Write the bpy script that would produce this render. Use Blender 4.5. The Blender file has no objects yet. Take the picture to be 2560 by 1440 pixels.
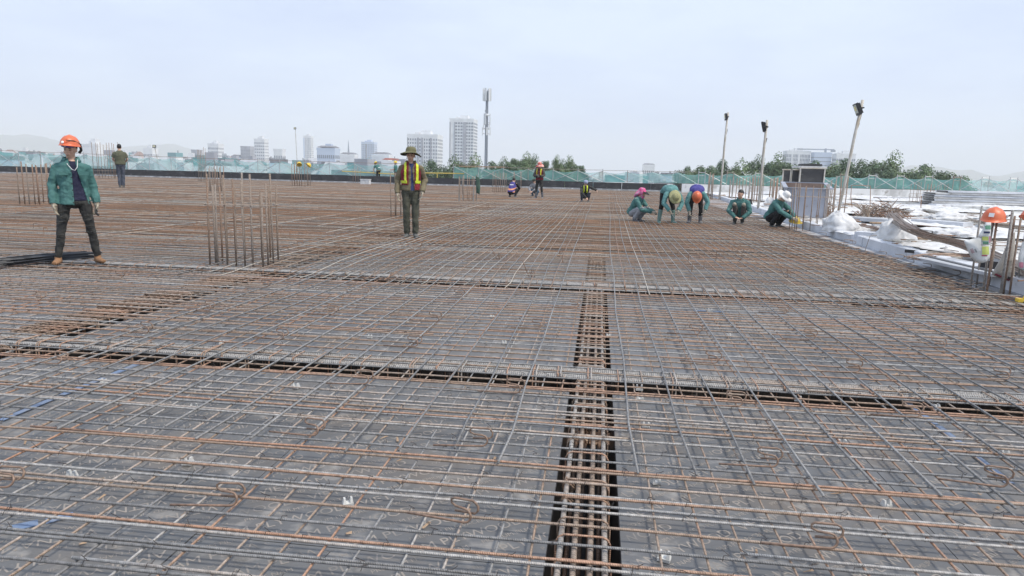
import bpy, bmesh, math, random
from mathutils import Vector, Matrix, Euler, noise
scene = bpy.context.scene
COL = scene.collection
R = math.radians
rnd = random.Random(11)
U = rnd.uniform

# ------------------------------------------------------------------ camera, sky, sun, exposure
CAMZ = 1.40
PITCH, ROLL, YAW = R(9.70), R(1.456), R(7.046)
FPX = 1706.7
CAM = Matrix.Rotation(YAW, 3, 'Z') @ Matrix.Rotation(R(90) - PITCH, 3, 'X') @ Matrix.Rotation(ROLL, 3, 'Z')
cd = bpy.data.cameras.new('camera')
cd.lens = 24.0; cd.sensor_width = 36.0; cd.clip_start = 0.05; cd.clip_end = 20000
co = bpy.data.objects.new('camera', cd); COL.objects.link(co)
co.matrix_world = Matrix.Translation((0, 0, CAMZ)) @ CAM.to_4x4()
scene.camera = co

SUN_EL, SUN_AZ = R(56), R(112)          # azimuth measured from +Y towards +X
w = bpy.data.worlds.new('World'); scene.world = w; w.use_nodes = True
nt = w.node_tree; nt.nodes.clear()
N = nt.nodes.new; L = nt.links.new
wo = N('ShaderNodeOutputWorld'); bg = N('ShaderNodeBackground'); bg.inputs[1].default_value = 0.098
sky = N('ShaderNodeTexSky'); sky.sky_type = 'NISHITA'; sky.sun_disc = False
sky.sun_elevation = SUN_EL; sky.sun_rotation = SUN_AZ; sky.air_density = 1.0; sky.dust_density = 2.0; sky.ozone_density = 1.5
tc = N('ShaderNodeTexCoord'); mp = N('ShaderNodeMapping'); mp.inputs['Scale'].default_value = (1.0, 1.0, 3.6)
nz = N('ShaderNodeTexNoise'); nz.inputs['Scale'].default_value = 2.3; nz.inputs['Detail'].default_value = 5; nz.inputs['Roughness'].default_value = 0.55
cr = N('ShaderNodeValToRGB'); cr.color_ramp.elements[0].position = 0.36; cr.color_ramp.elements[1].position = 0.62
cr.color_ramp.elements[0].color = (6.15, 7.2, 9.6, 1); cr.color_ramp.elements[1].color = (7.5, 8.6, 10.4, 1)
mx = N('ShaderNodeMix'); mx.data_type = 'RGBA'; mx.inputs[0].default_value = 0.9
L(tc.outputs['Generated'], mp.inputs[0]); L(mp.outputs[0], nz.inputs['Vector']); L(nz.outputs['Fac'], cr.inputs[0])
L(sky.outputs[0], mx.inputs[6]); L(cr.outputs[0], mx.inputs[7]); L(mx.outputs[2], bg.inputs[0]); L(bg.outputs[0], wo.inputs[0])
sl = bpy.data.lights.new('sun', 'SUN'); sl.energy = 2.7; sl.angle = R(8); sl.color = (1.0, 0.92, 0.8)
so = bpy.data.objects.new('sun', sl); COL.objects.link(so)
sd = Vector((math.sin(SUN_AZ) * math.cos(SUN_EL), math.cos(SUN_AZ) * math.cos(SUN_EL), math.sin(SUN_EL)))
so.rotation_euler = (-sd).to_track_quat('-Z', 'Y').to_euler()
so.location = (20, 10, 60)
vs = scene.view_settings
scene.display_settings.display_device = 'sRGB'
vs.view_transform = 'Standard'; vs.look = 'None'; vs.exposure = 0.2; vs.gamma = 1.0; vs.use_curve_mapping = False
scene.render.engine = 'CYCLES'
scene.cycles.max_bounces = 6; scene.cycles.diffuse_bounces = 3; scene.cycles.transparent_max_bounces = 10
scene.cycles.use_denoising = True; scene.cycles.volume_bounces = 3

# ------------------------------------------------------------------ helpers
def ray(px, py): return CAM @ Vector(((px - 1280) / FPX, (720 - py) / FPX, -1.0))
def at(px, py, z=0.06):
    d = ray(px, py); return Vector((0, 0, CAMZ)) + d * ((z - CAMZ) / d.z)
def onY(px, py, Y):
    d = ray(px, py); return Vector((0, 0, CAMZ)) + d * (Y / d.y)
def onD(px, py, D):                     # D = distance along the optical axis
    return Vector((0, 0, CAMZ)) + ray(px, py) * D
def depth(p): return -(CAM.transposed() @ (p - Vector((0, 0, CAMZ)))).z
def V(*a): return Vector(a)

def tag(o, label=None, cat=None, group=None, kind=None):
    if label: o['label'] = label
    if cat: o['category'] = cat
    if group: o['group'] = group
    if kind: o['kind'] = kind
    return o
def thing(name, label, cat, loc=(0, 0, 0), rz=0.0, group=None):
    o = bpy.data.objects.new(name, None); COL.objects.link(o); o.empty_display_size = 0.2
    o.location = loc; o.rotation_euler = (0, 0, rz)
    return tag(o, label, cat, group)
def copy_tree(o, parent=None):
    c = o.copy(); COL.objects.link(c)
    if parent: c.parent = parent
    for ch in list(o.children): copy_tree(ch, c)
    return c

class MB:
    def __init__(s): s.v = []; s.f = []; s.t = []; s.s = []; s.mi = []; s.cur = 0
    def add(s, vs, fs, tint=0.5, arc=None):
        b = len(s.v); s.v += [tuple(x) for x in vs]
        s.f += [tuple(b + i for i in q) for q in fs]; s.mi += [s.cur] * len(fs)
        s.t += [tint] * len(vs); s.s += (arc if arc else [0.0] * len(vs)); return s
    def box(s, c, d, rot=None, tint=0.5, taper=1.0):
        c = Vector(c); x, y, z = d[0] / 2, d[1] / 2, d[2] / 2
        P = [V(-x, -y, -z), V(x, -y, -z), V(x, y, -z), V(-x, y, -z), V(-x * taper, -y * taper, z), V(x * taper, -y * taper, z), V(x * taper, y * taper, z), V(-x * taper, y * taper, z)]
        if rot is not None: P = [rot @ p for p in P]
        return s.add([p + c for p in P], [(0, 3, 2, 1), (4, 5, 6, 7), (0, 1, 5, 4), (1, 2, 6, 5), (2, 3, 7, 6), (3, 0, 4, 7)], tint)
    def hexa(s, P, tint=0.5):            # 4 bottom, 4 top (ccw from above)
        return s.add(P, [(0, 3, 2, 1), (4, 5, 6, 7), (0, 1, 5, 4), (1, 2, 6, 5), (2, 3, 7, 6), (3, 0, 4, 7)], tint)
    def bar(s, a, b, w, h=None, tint=0.5):   # rectangular bar from a to b
        a, b = Vector(a), Vector(b); d = (b - a); l = d.length; d.normalize()
        up = V(0, 0, 1) if abs(d.z) < 0.9 else V(0, 1, 0)
        x = d.cross(up).normalized(); z = x.cross(d)
        return s.box((a + b) / 2, (w, l, h or w), Matrix((x, d, z)).transposed(), tint)
    def tube(s, P, r, n=6, tint=0.5, flat=1.0, side=None, cap=True):
        P = [Vector(p) for p in P]; m = len(P)
        rs = r if isinstance(r, (list, tuple)) else [r] * m
        vs, arc = [], []; acc = 0.0; prev = None
        for i in range(m):
            d = (P[min(i + 1, m - 1)] - P[max(i - 1, 0)])
            d = d.normalized() if d.length > 1e-9 else V(0, 0, 1)
            if i: acc += (P[i] - P[i - 1]).length
            if side is not None: u = Vector(side) - d * d.dot(Vector(side))
            elif prev is None: u = d.cross(V(0, 0, 1) if abs(d.z) < 0.9 else V(0, 1, 0))
            else: u = prev - d * d.dot(prev)
            u.normalize(); prev = u; v2 = d.cross(u)
            rr = rs[i]; ra, rb = rr if isinstance(rr, (tuple, list)) else (rr, rr * flat)
            for k in range(n):
                a = 2 * math.pi * k / n
                vs.append(P[i] + u * (ra * math.cos(a)) + v2 * (rb * math.sin(a))); arc.append(acc + 0.004 * k / n)
        fs = [(i * n + k, i * n + (k + 1) % n, (i + 1) * n + (k + 1) % n, (i + 1) * n + k) for i in range(m - 1) for k in range(n)]
        if cap: fs += [tuple(range(n))[::-1], tuple((m - 1) * n + k for k in range(n))]
        return s.add(vs, fs, tint, arc)
    def lathe(s, prof, n=16, M=None, tint=0.5, sx=1.0, sy=1.0, fn=None):
        vs = []
        for (r, z) in prof:
            for k in range(n):
                a = 2 * math.pi * k / n; p = V(r * math.cos(a) * sx, r * math.sin(a) * sy, z)
                if fn: p = fn(p, a)
                vs.append(M @ p if M else p)
        m = len(prof)
        fs = [(i * n + k, i * n + (k + 1) % n, (i + 1) * n + (k + 1) % n, (i + 1) * n + k) for i in range(m - 1) for k in range(n)]
        return s.add(vs, fs, tint)
    def ell(s, c, r, n=10, m=7, rot=None, tint=0.5):
        c = Vector(c); r = r if isinstance(r, (tuple, list)) else (r, r, r)
        vs = []
        for i in range(m + 1):
            th = math.pi * i / m
            for k in range(n):
                a = 2 * math.pi * k / n
                p = V(r[0] * math.sin(th) * math.cos(a), r[1] * math.sin(th) * math.sin(a), -r[2] * math.cos(th))
                vs.append((rot @ p if rot else p) + c)
        return s.add(vs, [(i * n + k, i * n + (k + 1) % n, (i + 1) * n + (k + 1) % n, (i + 1) * n + k) for i in range(m) for k in range(n)], tint)
    def quad(s, P, tint=0.5): return s.add(P, [tuple(range(len(P)))], tint)
    def build(s, name, m, parent=None, origin=None, smooth=False, **kw):
        me = bpy.data.meshes.new(name)
        vs = s.v
        if origin is not None: ox, oy, oz = origin; vs = [(x - ox, y - oy, z - oz) for x, y, z in vs]
        me.from_pydata(vs, [], s.f)
        for q in (m if isinstance(m, (list, tuple)) else [m]): me.materials.append(q)
        if isinstance(m, (list, tuple)): me.polygons.foreach_set('material_index', s.mi)
        a = me.attributes.new('tint', 'FLOAT', 'POINT'); a.data.foreach_set('value', s.t)
        a = me.attributes.new('arc', 'FLOAT', 'POINT'); a.data.foreach_set('value', s.s)
        if smooth: me.polygons.foreach_set('use_smooth', [True] * len(me.polygons))
        me.update()
        o = bpy.data.objects.new(name, me); COL.objects.link(o)
        if parent is not None: o.parent = parent
        elif origin is not None: o.location = origin
        return tag(o, **kw)

def rgb(h):
    h = h.lstrip('#'); c = [int(h[i:i + 2], 16) / 255 for i in (0, 2, 4)]
    return tuple(x / 12.92 if x <= 0.04045 else ((x + 0.055) / 1.055) ** 2.4 for x in c)
def pmat(name, base, rough=0.7, metal=0.0, c2=None, ns=3.0, lo=0.4, hi=0.65, detail=6, bump=0.0, bs=20.0, stretch=None, c3=None, ns3=30.0, lo3=.55, hi3=.7, spec=0.5, tintamt=0.0):
    m = bpy.data.materials.new(name); m.use_nodes = True; t = m.node_tree; n = t.nodes.new; l = t.links.new
    b = t.nodes['Principled BSDF']; b.inputs['Roughness'].default_value = rough; b.inputs['Metallic'].default_value = metal
    b.inputs['Specular IOR Level'].default_value = spec
    b.inputs['Base Color'].default_value = (*base, 1)
    co = n('ShaderNodeTexCoord').outputs['Object']
    if stretch:
        q = n('ShaderNodeMapping'); q.inputs['Scale'].default_value = stretch; l(co, q.inputs[0]); co = q.outputs[0]
    cur = None
    def layer(a_sock, a_col, col, sc, lo_, hi_):
        z = n('ShaderNodeTexNoise'); z.inputs['Scale'].default_value = sc; z.inputs['Detail'].default_value = detail; l(co, z.inputs['Vector'])
        mr = n('ShaderNodeMapRange'); mr.inputs[1].default_value = lo_; mr.inputs[2].default_value = hi_; l(z.outputs['Fac'], mr.inputs[0])
        x = n('ShaderNodeMix'); x.data_type = 'RGBA'; l(mr.outputs[0], x.inputs[0])
        if a_sock: l(a_sock, x.inputs[6])
        else: x.inputs[6].default_value = (*a_col, 1)
        x.inputs[7].default_value = (*col, 1); return x.outputs[2]
    if c2: cur = layer(None, base, c2, ns, lo, hi)
    if c3: cur = layer(cur, base, c3, ns3, lo3, hi3)
    if tintamt:
        at_ = n('ShaderNodeAttribute'); at_.attribute_name = 'tint'
        mr = n('ShaderNodeMapRange'); mr.inputs[3].default_value = 1 - tintamt; mr.inputs[4].default_value = 1 + tintamt; l(at_.outputs['Fac'], mr.inputs[0])
        x = n('ShaderNodeVectorMath'); x.operation = 'SCALE'
        if cur: l(cur, x.inputs[0])
        else: x.inputs[0].default_value = base
        l(mr.outputs[0], x.inputs['Scale']); cur = x.outputs[0]
    if cur: l(cur, b.inputs['Base Color'])
    if bump:
        z = n('ShaderNodeTexNoise'); z.inputs['Scale'].default_value = bs; z.inputs['Detail'].default_value = 5; l(co, z.inputs['Vector'])
        bp = n('ShaderNodeBump'); bp.inputs['Strength'].default_value = bump; bp.inputs['Distance'].default_value = 0.02; l(z.outputs['Fac'], bp.inputs['Height']); l(bp.outputs[0], b.inputs['Normal'])
    return m

def rebar_mat(name, ribs=0.0, pitch=0.009, bias=0.0, lift=1.0, warm=False):
    m = bpy.data.materials.new(name); m.use_nodes = True; t = m.node_tree; n = t.nodes.new; l = t.links.new
    b = t.nodes['Principled BSDF']; b.inputs['Roughness'].default_value = 0.46; b.inputs['Metallic'].default_value = 0.0; b.inputs['Specular IOR Level'].default_value = 0.6
    a = n('ShaderNodeAttribute'); a.attribute_name = 'tint'; s = n('ShaderNodeAttribute'); s.attribute_name = 'arc'
    tcn = n('ShaderNodeTexCoord')
    z = n('ShaderNodeTexNoise'); z.inputs['Scale'].default_value = 1.1; z.inputs['Detail'].default_value = 7; z.inputs['Roughness'].default_value = 0.7; l(tcn.outputs['Object'], z.inputs['Vector'])
    ad = n('ShaderNodeMath'); ad.operation = 'MULTIPLY_ADD'; ad.inputs[1].default_value = 0.85; l(z.outputs['Fac'], ad.inputs[0])
    sb = n('ShaderNodeMath'); sb.operation = 'ADD'; sb.inputs[1].default_value = -0.43 + bias; l(a.outputs['Fac'], sb.inputs[0]); l(sb.outputs[0], ad.inputs[2])
    c = n('ShaderNodeValToRGB'); e = c.color_ramp.elements
    pts = [(0.0, (.155, .152, .15)), (.28, (.28, .275, .268)), (.45, (.36, .345, .325)), (.58, (.36, .295, .245)), (.76, (.28, .205, .15)), (1.0, (.37, .21, .135))]
    if warm: pts = [(0.0, (.10, .095, .09)), (.28, (.3, .285, .26)), (.45, (.44, .405, .35)), (.58, (.33, .26, .2)), (.76, (.19, .125, .085)), (1.0, (.33, .18, .1))]; b.inputs['Specular IOR Level'].default_value = .45; b.inputs['Roughness'].default_value = .5
    e[0].position, e[0].color = pts[0][0], (*[x * lift for x in pts[0][1]], 1); e[1].position, e[1].color = 1.0, (*[x * lift for x in pts[-1][1]], 1)
    for p, q in pts[1:-1]:
        k = e.new(p); k.color = (*[x * lift for x in q], 1)
    l(ad.outputs[0], c.inputs[0])
    f = n('ShaderNodeTexNoise'); f.inputs['Scale'].default_value = 60; f.inputs['Detail'].default_value = 3; l(tcn.outputs['Object'], f.inputs['Vector'])
    mr = n('ShaderNodeMapRange'); mr.inputs[1].default_value = .3; mr.inputs[2].default_value = .7; mr.inputs[3].default_value = .62; mr.inputs[4].default_value = 1.35; l(f.outputs['Fac'], mr.inputs[0])
    vm = n('ShaderNodeVectorMath'); vm.operation = 'SCALE'; l(c.outputs[0], vm.inputs[0]); l(mr.outputs[0], vm.inputs['Scale']); l(vm.outputs[0], b.inputs['Base Color'])
    if ribs:
        mu = n('ShaderNodeMath'); mu.operation = 'MULTIPLY'; mu.inputs[1].default_value = 2 * math.pi / pitch; l(s.outputs['Fac'], mu.inputs[0])
        si = n('ShaderNodeMath'); si.operation = 'SINE'; l(mu.outputs[0], si.inputs[0])
        bp = n('ShaderNodeBump'); bp.inputs['Strength'].default_value = ribs; bp.inputs['Distance'].default_value = 0.0025; l(si.outputs[0], bp.inputs['Height']); l(bp.outputs[0], b.inputs['Normal'])
    return m
# ------------------------------------------------------------------ materials of the deck
M = {}
M['bar'] = rebar_mat('ribbed_steel', 0.38, 0.0085, lift=1.12)
M['bar_far'] = rebar_mat('rusty_steel', 0.0, bias=0.0, lift=1.1, warm=True)
M['bar_thick'] = rebar_mat('thick_ribbed_steel', 0.75, 0.014, bias=0.0, lift=.92)
M['rust'] = rebar_mat('rust', 0.0, bias=0.2, lift=.78)
M['black_bar'] = pmat('black_steel', (.03, .033, .04), .45, .3, c2=(.07, .075, .085), ns=4)
M['ply'] = pmat('film_faced_plywood', (.15, .152, .155), .36, c2=(.21, .18, .15), ns=1.3, lo=.5, hi=.74, c3=(.38, .36, .335), ns3=7, lo3=.56, hi3=.74, bump=.12, bs=14, tintamt=.18)
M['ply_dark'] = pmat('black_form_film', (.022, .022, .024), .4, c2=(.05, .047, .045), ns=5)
M['print'] = pmat('tan_print', (.335, .3, .265), .55, c2=(.18, .175, .17), ns=4, lo=.46, hi=.64)
M['tape'] = pmat('blue_tape', (.17, .25, .4), .5, c2=(.24, .27, .33), ns=9)
M['white_block'] = pmat('white_mortar', (.72, .72, .7), .8, c2=(.5, .5, .48), ns=20)
M['wood'] = pmat('pale_wood', (.42, .3, .2), .8, c2=(.3, .2, .13), ns=12)
M['wire'] = pmat('tie_wire', (.05, .04, .035), .7)

# ------------------------------------------------------------------ formwork deck with recessed beam trenches
BY = [4.55, 8.25, 12.85, 17.4, 22.2, 27.2, 32.0]
BX = [(-0.135, 0.14), (-4.68, -4.16), (-9.05, -8.6), (-13.5, -13.05)]
EDGE = [(0, 5.0), (9.2, 5.0), (19.6, 5.38), (42.7, 6.98), (58, 8.0)]
def edgeX(Y):
    for (a, xa), (b, xb) in zip(EDGE, EDGE[1:]):
        if Y <= b: return xa + (xb - xa) * (Y - a) / (b - a)
    return EDGE[-1][1]
def leftX(Y): return -0.97 * Y - 2.2
xs = sorted([c for p in BX for c in p])
xcuts = [(-70.0, xs[0])] + [(xs[i], xs[i + 1]) for i in range(1, len(xs) - 1, 2)] + [(xs[-1], 9.0)]
ys = sorted([c for b in BY for c in (b - .25, b + .17)])
ycuts = [(0.2, ys[0])] + [(ys[i], ys[i + 1]) for i in range(1, len(ys) - 1, 2)] + [(ys[-1], 58.2)]
deck = MB(); core = MB(); near = []
for (y0, y1) in ycuts:
    for (x0, x1) in xcuts:
        nearbay = x0 > -9 and y1 < 12.7
        top = -0.022 if nearbay else 0.0
        (core if nearbay else deck).box(((x0 + x1) / 2, (y0 + y1) / 2, (top - .52) / 2), (x1 - x0, y1 - y0, .52 + top), tint=U(.3, .7))
        if nearbay: near.append((x0, x1, y0, y1))
d_o = deck.build('deck', M['ply'], kind='structure', label='dark plywood formwork deck under the reinforcement')
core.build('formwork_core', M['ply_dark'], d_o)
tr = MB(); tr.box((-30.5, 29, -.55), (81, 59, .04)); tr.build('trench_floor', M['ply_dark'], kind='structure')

# printed film: real lettering, one mesh shared by every sheet
def text_geo(txt, size):
    c = bpy.data.curves.new('t', 'FONT'); c.body = txt; c.size = size; c.resolution_u = 3; c.align_x = 'LEFT'
    o = bpy.data.objects.new('t', c); COL.objects.link(o)
    dg = bpy.context.evaluated_depsgraph_get(); me = o.evaluated_get(dg).to_mesh()
    vs = [tuple(v.co) for v in me.vertices]; fs = [tuple(p.vertices) for p in me.polygons]
    o.evaluated_get(dg).to_mesh_clear(); bpy.data.objects.remove(o); bpy.data.curves.remove(c)
    return vs, fs, max(v[0] for v in vs)
BIG = text_geo('VIETNAM PLYWOOD', .072); SML = text_geo('PREMIUM FILM FACED PLYWOOD VIET NAM', .034)
def sheet_print(w, h, ang, ph):
    mb = MB(); c, s = math.cos(ang), math.sin(ang); Lh = (w + h) * .75
    row = 0; v = -Lh
    while v < Lh:
        G = BIG if row % 2 == 0 else SML
        u = -Lh + ((row * .37 + ph) % 1.0) * G[2]
        while u < Lh:
            pts = [(c * (x + u) - s * (y + v), s * (x + u) + c * (y + v)) for x, y, _ in G[0]]
            ok = [abs(x) < w / 2 - .01 and abs(y) < h / 2 - .01 for x, y in pts]
            fs = [f for f in G[1] if all(ok[i] for i in f)]
            if fs:
                used = sorted({i for f in fs for i in f}); mp_ = {i: k for k, i in enumerate(used)}
                mb.add([(pts[i][0], pts[i][1], .0) for i in used], [tuple(mp_[i] for i in f) for f in fs])
            u += G[2] + .06
        v += .088 if row % 2 == 0 else .06
        row += 1
    return mb
PRINT = {}
for (x0, x1, y0, y1) in near:
    nx = max(1, round((x1 - x0) / 1.22)); ny = max(1, round((y1 - y0) / 2.0))
    for i in range(nx):
        for j in range(ny):
            w_, h_ = (x1 - x0) / nx, (y1 - y0) / ny
            cx, cy = x0 + w_ * (i + .5), y0 + h_ * (j + .5)
            if cx < leftX(cy + 1.5) or cx > 5.6 or cx > .62 * (cy + 1.6) + .8: continue
            b = MB(); b.box((0, 0, -.0105), (w_ - .004, h_ - .004, .018), tint=U(0, 1))
            o = b.build('plywood_sheet', M['ply'], d_o); o.location = (cx, cy, U(-.0012, .0012)); o.rotation_euler = (U(-.0006, .0006), U(-.0006, .0006), 0)
            if y0 < 3:
                v = rnd.randrange(2); key = (round(w_, 2), round(h_, 2), v)
                if key not in PRINT:
                    g = sheet_print(w_, h_, R(38) if v else R(38 + 180), U(0, 1)); tmp_ = g.build('print', M['print']); PRINT[key] = tmp_.data; bpy.data.objects.remove(tmp_)
                p = bpy.data.objects.new('print', PRINT[key]); COL.objects.link(p); p.parent = o; p.location = (0, 0, -.0008)
# blue tape over some sheet seams
for k, (pa, pb) in enumerate([((30, 1320), (195, 1282)), ((0, 1050), (385, 893)), ((2265, 1003), (2560, 1235)), ((1735, 775), (1810, 779)), ((2085, 790), (2095, 792))]):
    a, b2 = at(*pa, z=.004), at(*pb, z=.004); tp = MB(); d = (b2 - a); n_ = max(2, int(d.length / .35)); sd_ = V(d.y, -d.x, 0).normalized()
    for q in range(n_):
        if rnd.random() < .25 and n_ > 3: continue
        p0, p1 = a + d * (q / n_), a + d * ((q + U(.7, 1)) / n_); w0, w1 = U(.018, .03), U(.018, .03)
        tp.hexa([p + V(0, 0, dz) for dz in (-.003, 0) for p in (p0 - sd_ * w0, p0 + sd_ * w0, p1 + sd_ * w1, p1 - sd_ * w1)])
    tp.build('tape_strip', M['tape'], origin=a, label=['blue tape strip at the lower left corner of the deck', 'long blue tape over a plywood seam left of the front trench', 'long blue tape over a plywood seam at the right side of the front bay', 'short blue tape patch lying between the two front crosswise beams', 'tiny blue tape scrap right of the short blue patch'][k], cat='tape')

# ------------------------------------------------------------------ reinforcement
def wob(a, b, n, amp, zamp=.004):
    a, b = Vector(a), Vector(b); d = (b - a); s = V(-d.y, d.x, 0).normalized(); P = []
    x = 0
    for i in range(n + 1):
        x = x * .6 + U(-amp, amp); P.append(a + d * (i / n) + s * x + V(0, 0, U(-zamp, zamp)))
    return P
clk = [0]
def tint_mix(rustp):
    r = rnd.random(); rustp += .25 * noise.noise(V(clk[0] * .21, 3.3, 0)); clk[0] += 1

    return U(.68, 1.0) if r < rustp else (U(.42, .66) if r < rustp + .25 else U(.05, .36))
mat_low = thing('rebar_mat', 'lower layer of crossing rusty and grey reinforcing bars covering the plywood deck', 'rebar mat')
mat_up = thing('top_rebar_layer', 'lengthwise grey top bars laid over the crosswise bars, running away from the camera', 'rebar mat')
bars = []   # (near distance, path, radius, sides)
Y = 1.5
while Y < 57:
    x0, x1 = leftX(Y), edgeX(Y) - U(.02, .3)
    n = 10 if Y < 9 else (6 if Y < 20 else 3)
    sl_ = U(-.012, .012)
    bars.append((Y, wob((x0, Y + sl_, .055), (x1, Y - sl_, .055), n, .008), .0058, tint_mix(.52 if Y < 5 else .62)))
    if rnd.random() < (.86 if Y < 9 else .6) and Y < 26:
        a = x0 if rnd.random() < .6 else U(x0, x1 - 1); l_ = U(3, 9); gp = U(.014, .06); bars.append((Y + .02, wob((a, Y + gp + sl_, .056), (min(a + l_, x1), Y + gp + U(-.01, .01), .056), 8, .008), .0058, tint_mix(.5)))
    Y += U(.112, .148) if Y < 20 else U(.16, .22)
longs = []
X = -13.0
while X < 4.95:
    y0 = max(1.3, (-X - 2.2) / .97, X / .62 - 1.5); y1 = 15 + U(-1, 1)
    if y1 > y0 and not any(a - .02 < X < b + .02 for a, b in BX): longs.append((y0 + abs(X + 1) * .3, wob((X + U(-.01, .01), y0, .042), (X + U(-.02, .02), y1, .042), 12, .012), .005, tint_mix(.55)))
    X += U(.13, .17)
allb = sorted(bars + longs, key=lambda q: q[0]); far = MB()
for i, (dd, P, r_, tn) in enumerate(allb):
    if i < 299:
        b = MB(); b.tube(P, r_, 6, tn); b.build('rebar', M['bar'] if dd < 12 else M['bar_far'], mat_low, smooth=True)
    else: far.tube(P, r_, 4, tn)
X = -45.0
while X < -10:                      # far left lengthwise bars
    y0 = (-X - 2.2) / .97; far.tube(wob((X, y0, .045), (X, 50, .045), 4, .02), .006, 4, tint_mix(.6)); X += .34
far.build('distant_rebar', M['bar_far'], mat_low, kind='stuff')
upf = MB(); ups = []
# second crosswise layer from the second beam on
Y = 8.6
while Y < 56:
    x0, x1 = leftX(Y), edgeX(Y) - U(.0, .25); segs = [(x0, x1)]
    if rnd.random() < .62: c_ = U(x0, x1); g_ = U(.3, 5); segs = [(x0, c_ - g_ * .5), (c_ + g_ * .5, x1)]
    if rnd.random() < .25: segs = segs[:1]
    tn = tint_mix(.6)
    for (s0, s1) in segs:
        if s1 - s0 > .6: upf.tube(wob((s0, Y, .105), (s1, Y + U(-.03, .03), .105), 6 if Y < 20 else 3, .016, .008), .006, 5 if Y < 20 else 4, tn)
    Y += U(.1, .26) if Y < 24 else U(.2, .36)
for i in range(19):
    x = -.40 - .25 * i
    y0 = 2.95 + .04 * math.sin(i * 2.1) + (.1 if i % 3 else 0)
    if i < 14: ups.append((x, max(y0, (-x - 3.2) / .97), 30 + U(-3, 12)))
    ups.append((x - .125, 7.75 + U(-.15, .15), 26 + U(-3, 9)))
for i in range(19):
    x = .22 + .262 * i; y0 = 2.92 + .06 * math.sin(i * 1.7) + (.0 if i % 2 else .03)
    if x > 4.9: break
    ups.append((x, max(y0, x / .64 - 1.5), 56)); ups.append((x + .131, 7.75 + U(-.15, .15), 56))
for k, (x, y0, y1) in enumerate(sorted(ups, key=lambda q: q[1])):
    P = []; n = 16; xx = x
    for i in range(n + 1):
        tt = (i / n) ** 1.6; yy = y0 + (y1 - y0) * tt
        zz = .068 if yy < 7.9 else (.118 if yy > 9 else .068 + .05 * (yy - 7.9) / 1.1)
        drift = (.0 if yy < 12 else .012 * (yy - 12) * (1 if x > .1 else .35))
        P.append((x + U(-.008, .008) * (1 + yy * .12) + drift, yy, zz + (U(-.004, .004)) + (.012 if abs(yy - 4.5) < .3 else 0)))
    b = MB(); b.tube(P, .0062, 6, U(.0, .2) if y0 < 5 else tint_mix(.45)); b.build('top_bar', M['bar'] if y0 < 5 else M['bar_far'], mat_up, smooth=True)
for k in range(46):                 # loose lengthwise bars on the left part and small upright bends
    y0 = U(8.8, 30); x = U(leftX(y0) + 1, -4.3); dx = U(-.25, .25); upf.tube(wob((x, y0, .117), (x + dx, y0 + U(3, 12), .117), 5, .02), .006, 4, tint_mix(.5))
for k in range(150):
    y = 9 + 34 * rnd.random() ** 1.3; x = U(leftX(y) + .5, edgeX(y) - .3); h_ = U(.06, .16); w_ = U(.08, .2); a_ = U(-.5, .5); dx, dy = w_ * math.cos(a_), w_ * math.sin(a_)
    upf.tube([(x, y, .1), (x, y, .1 + h_), (x + dx, y + dy, .1 + h_), (x + dx, y + dy, .1 + h_ * U(.2, .8))], .006, 4, U(.6, .95))
upf.build('upper_cross_bars', M['bar_far'], mat_up, kind='stuff')

# ------------------------------------------------------------------ beam cages lying in the trenches
def stirrup(axis, pos, c0, c1, zt, zb, hook):
    # closed link round the beam, one corner bent up into a hook
    r_ = .03
    Q = [(c0, zb), (c0, zt - r_), (c0 + r_ * .4, zt - .3 * r_), (c0 + r_, zt), (c1 - r_, zt), (c1 - r_ * .4, zt - .3 * r_), (c1, zt - r_), (c1, zb)]
    j = U(-.02, .02)
    if hook: Q = [(c0 + .07, zt - .05)] + [(c0 + .015, zt + .006)] + Q[1:][::-1][::-1]
    P = [((pos + j * k / 7, c, z) if axis == 'x' else (c, pos + j * k / 7, z)) for k, (c, z) in enumerate(Q)]
    return P
def beam(axis, fixed, c0, c1, a0, a1, zt, nb, rb, label, ind, step, tr=(.4, .6)):
    loc = (a0, fixed, 0) if axis == 'x' else (fixed, a0, 0)
    t = thing('beam_cage', label, 'beam cage', loc, 0, 'reinforcement cages in the beam trenches')
    for row, z in ((0, zt - .008 - rb), (1, -.42)):
        for k in range(nb):
            c = c0 + rb + .012 + (c1 - c0 - 2 * rb - .024) * k / (nb - 1)
            a = (a0, c + U(-.01, .01), z) if axis == 'x' else (c + U(-.008, .008), a0, z)
            b_ = (a1, c + U(-.01, .01), z) if axis == 'x' else (c + U(-.008, .008), a1, z)
            mb = MB(); mb.tube(wob(a, b_, 10, .004, .002), rb, 8, (U(*tr) if row == 0 else .85)); mb.build('main_bar', M['bar_thick'], t, origin=loc, smooth=True)
    st = MB(); p = a0 + .05; i = 0
    while p < a1:
        P = stirrup(axis, p, c0, c1, zt, -.43, rnd.random() < .3)
        if ind(p):
            mb = MB(); mb.tube(P, .0045, 6, U(.7, 1)); mb.build('stirrup', M['bar'], t, origin=loc, smooth=True)
            if rnd.random() < .3:
                P2 = [(q[0] + (.022 if axis == 'x' else 0), q[1] + (0 if axis == 'x' else .022), q[2] + .002) for q in P]
                mb = MB(); mb.tube(P2, .005, 6, U(.5, .9)); mb.build('stirrup', M['bar'], t, origin=loc, smooth=True)
        else: st.tube(P, .005, 4, U(.55, .95))
        p += step * U(.85, 1.15)
    if st.v: st.build('distant_stirrups', M['bar_far'], t, origin=loc, kind='stuff')
beam('y', 0, -.105, .1, 1.35, 27, .05, 4, .0115, 'centre beam cage of four thick bars running straight away from the camera', lambda p: p < 9, .17, (.45, .85))
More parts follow.
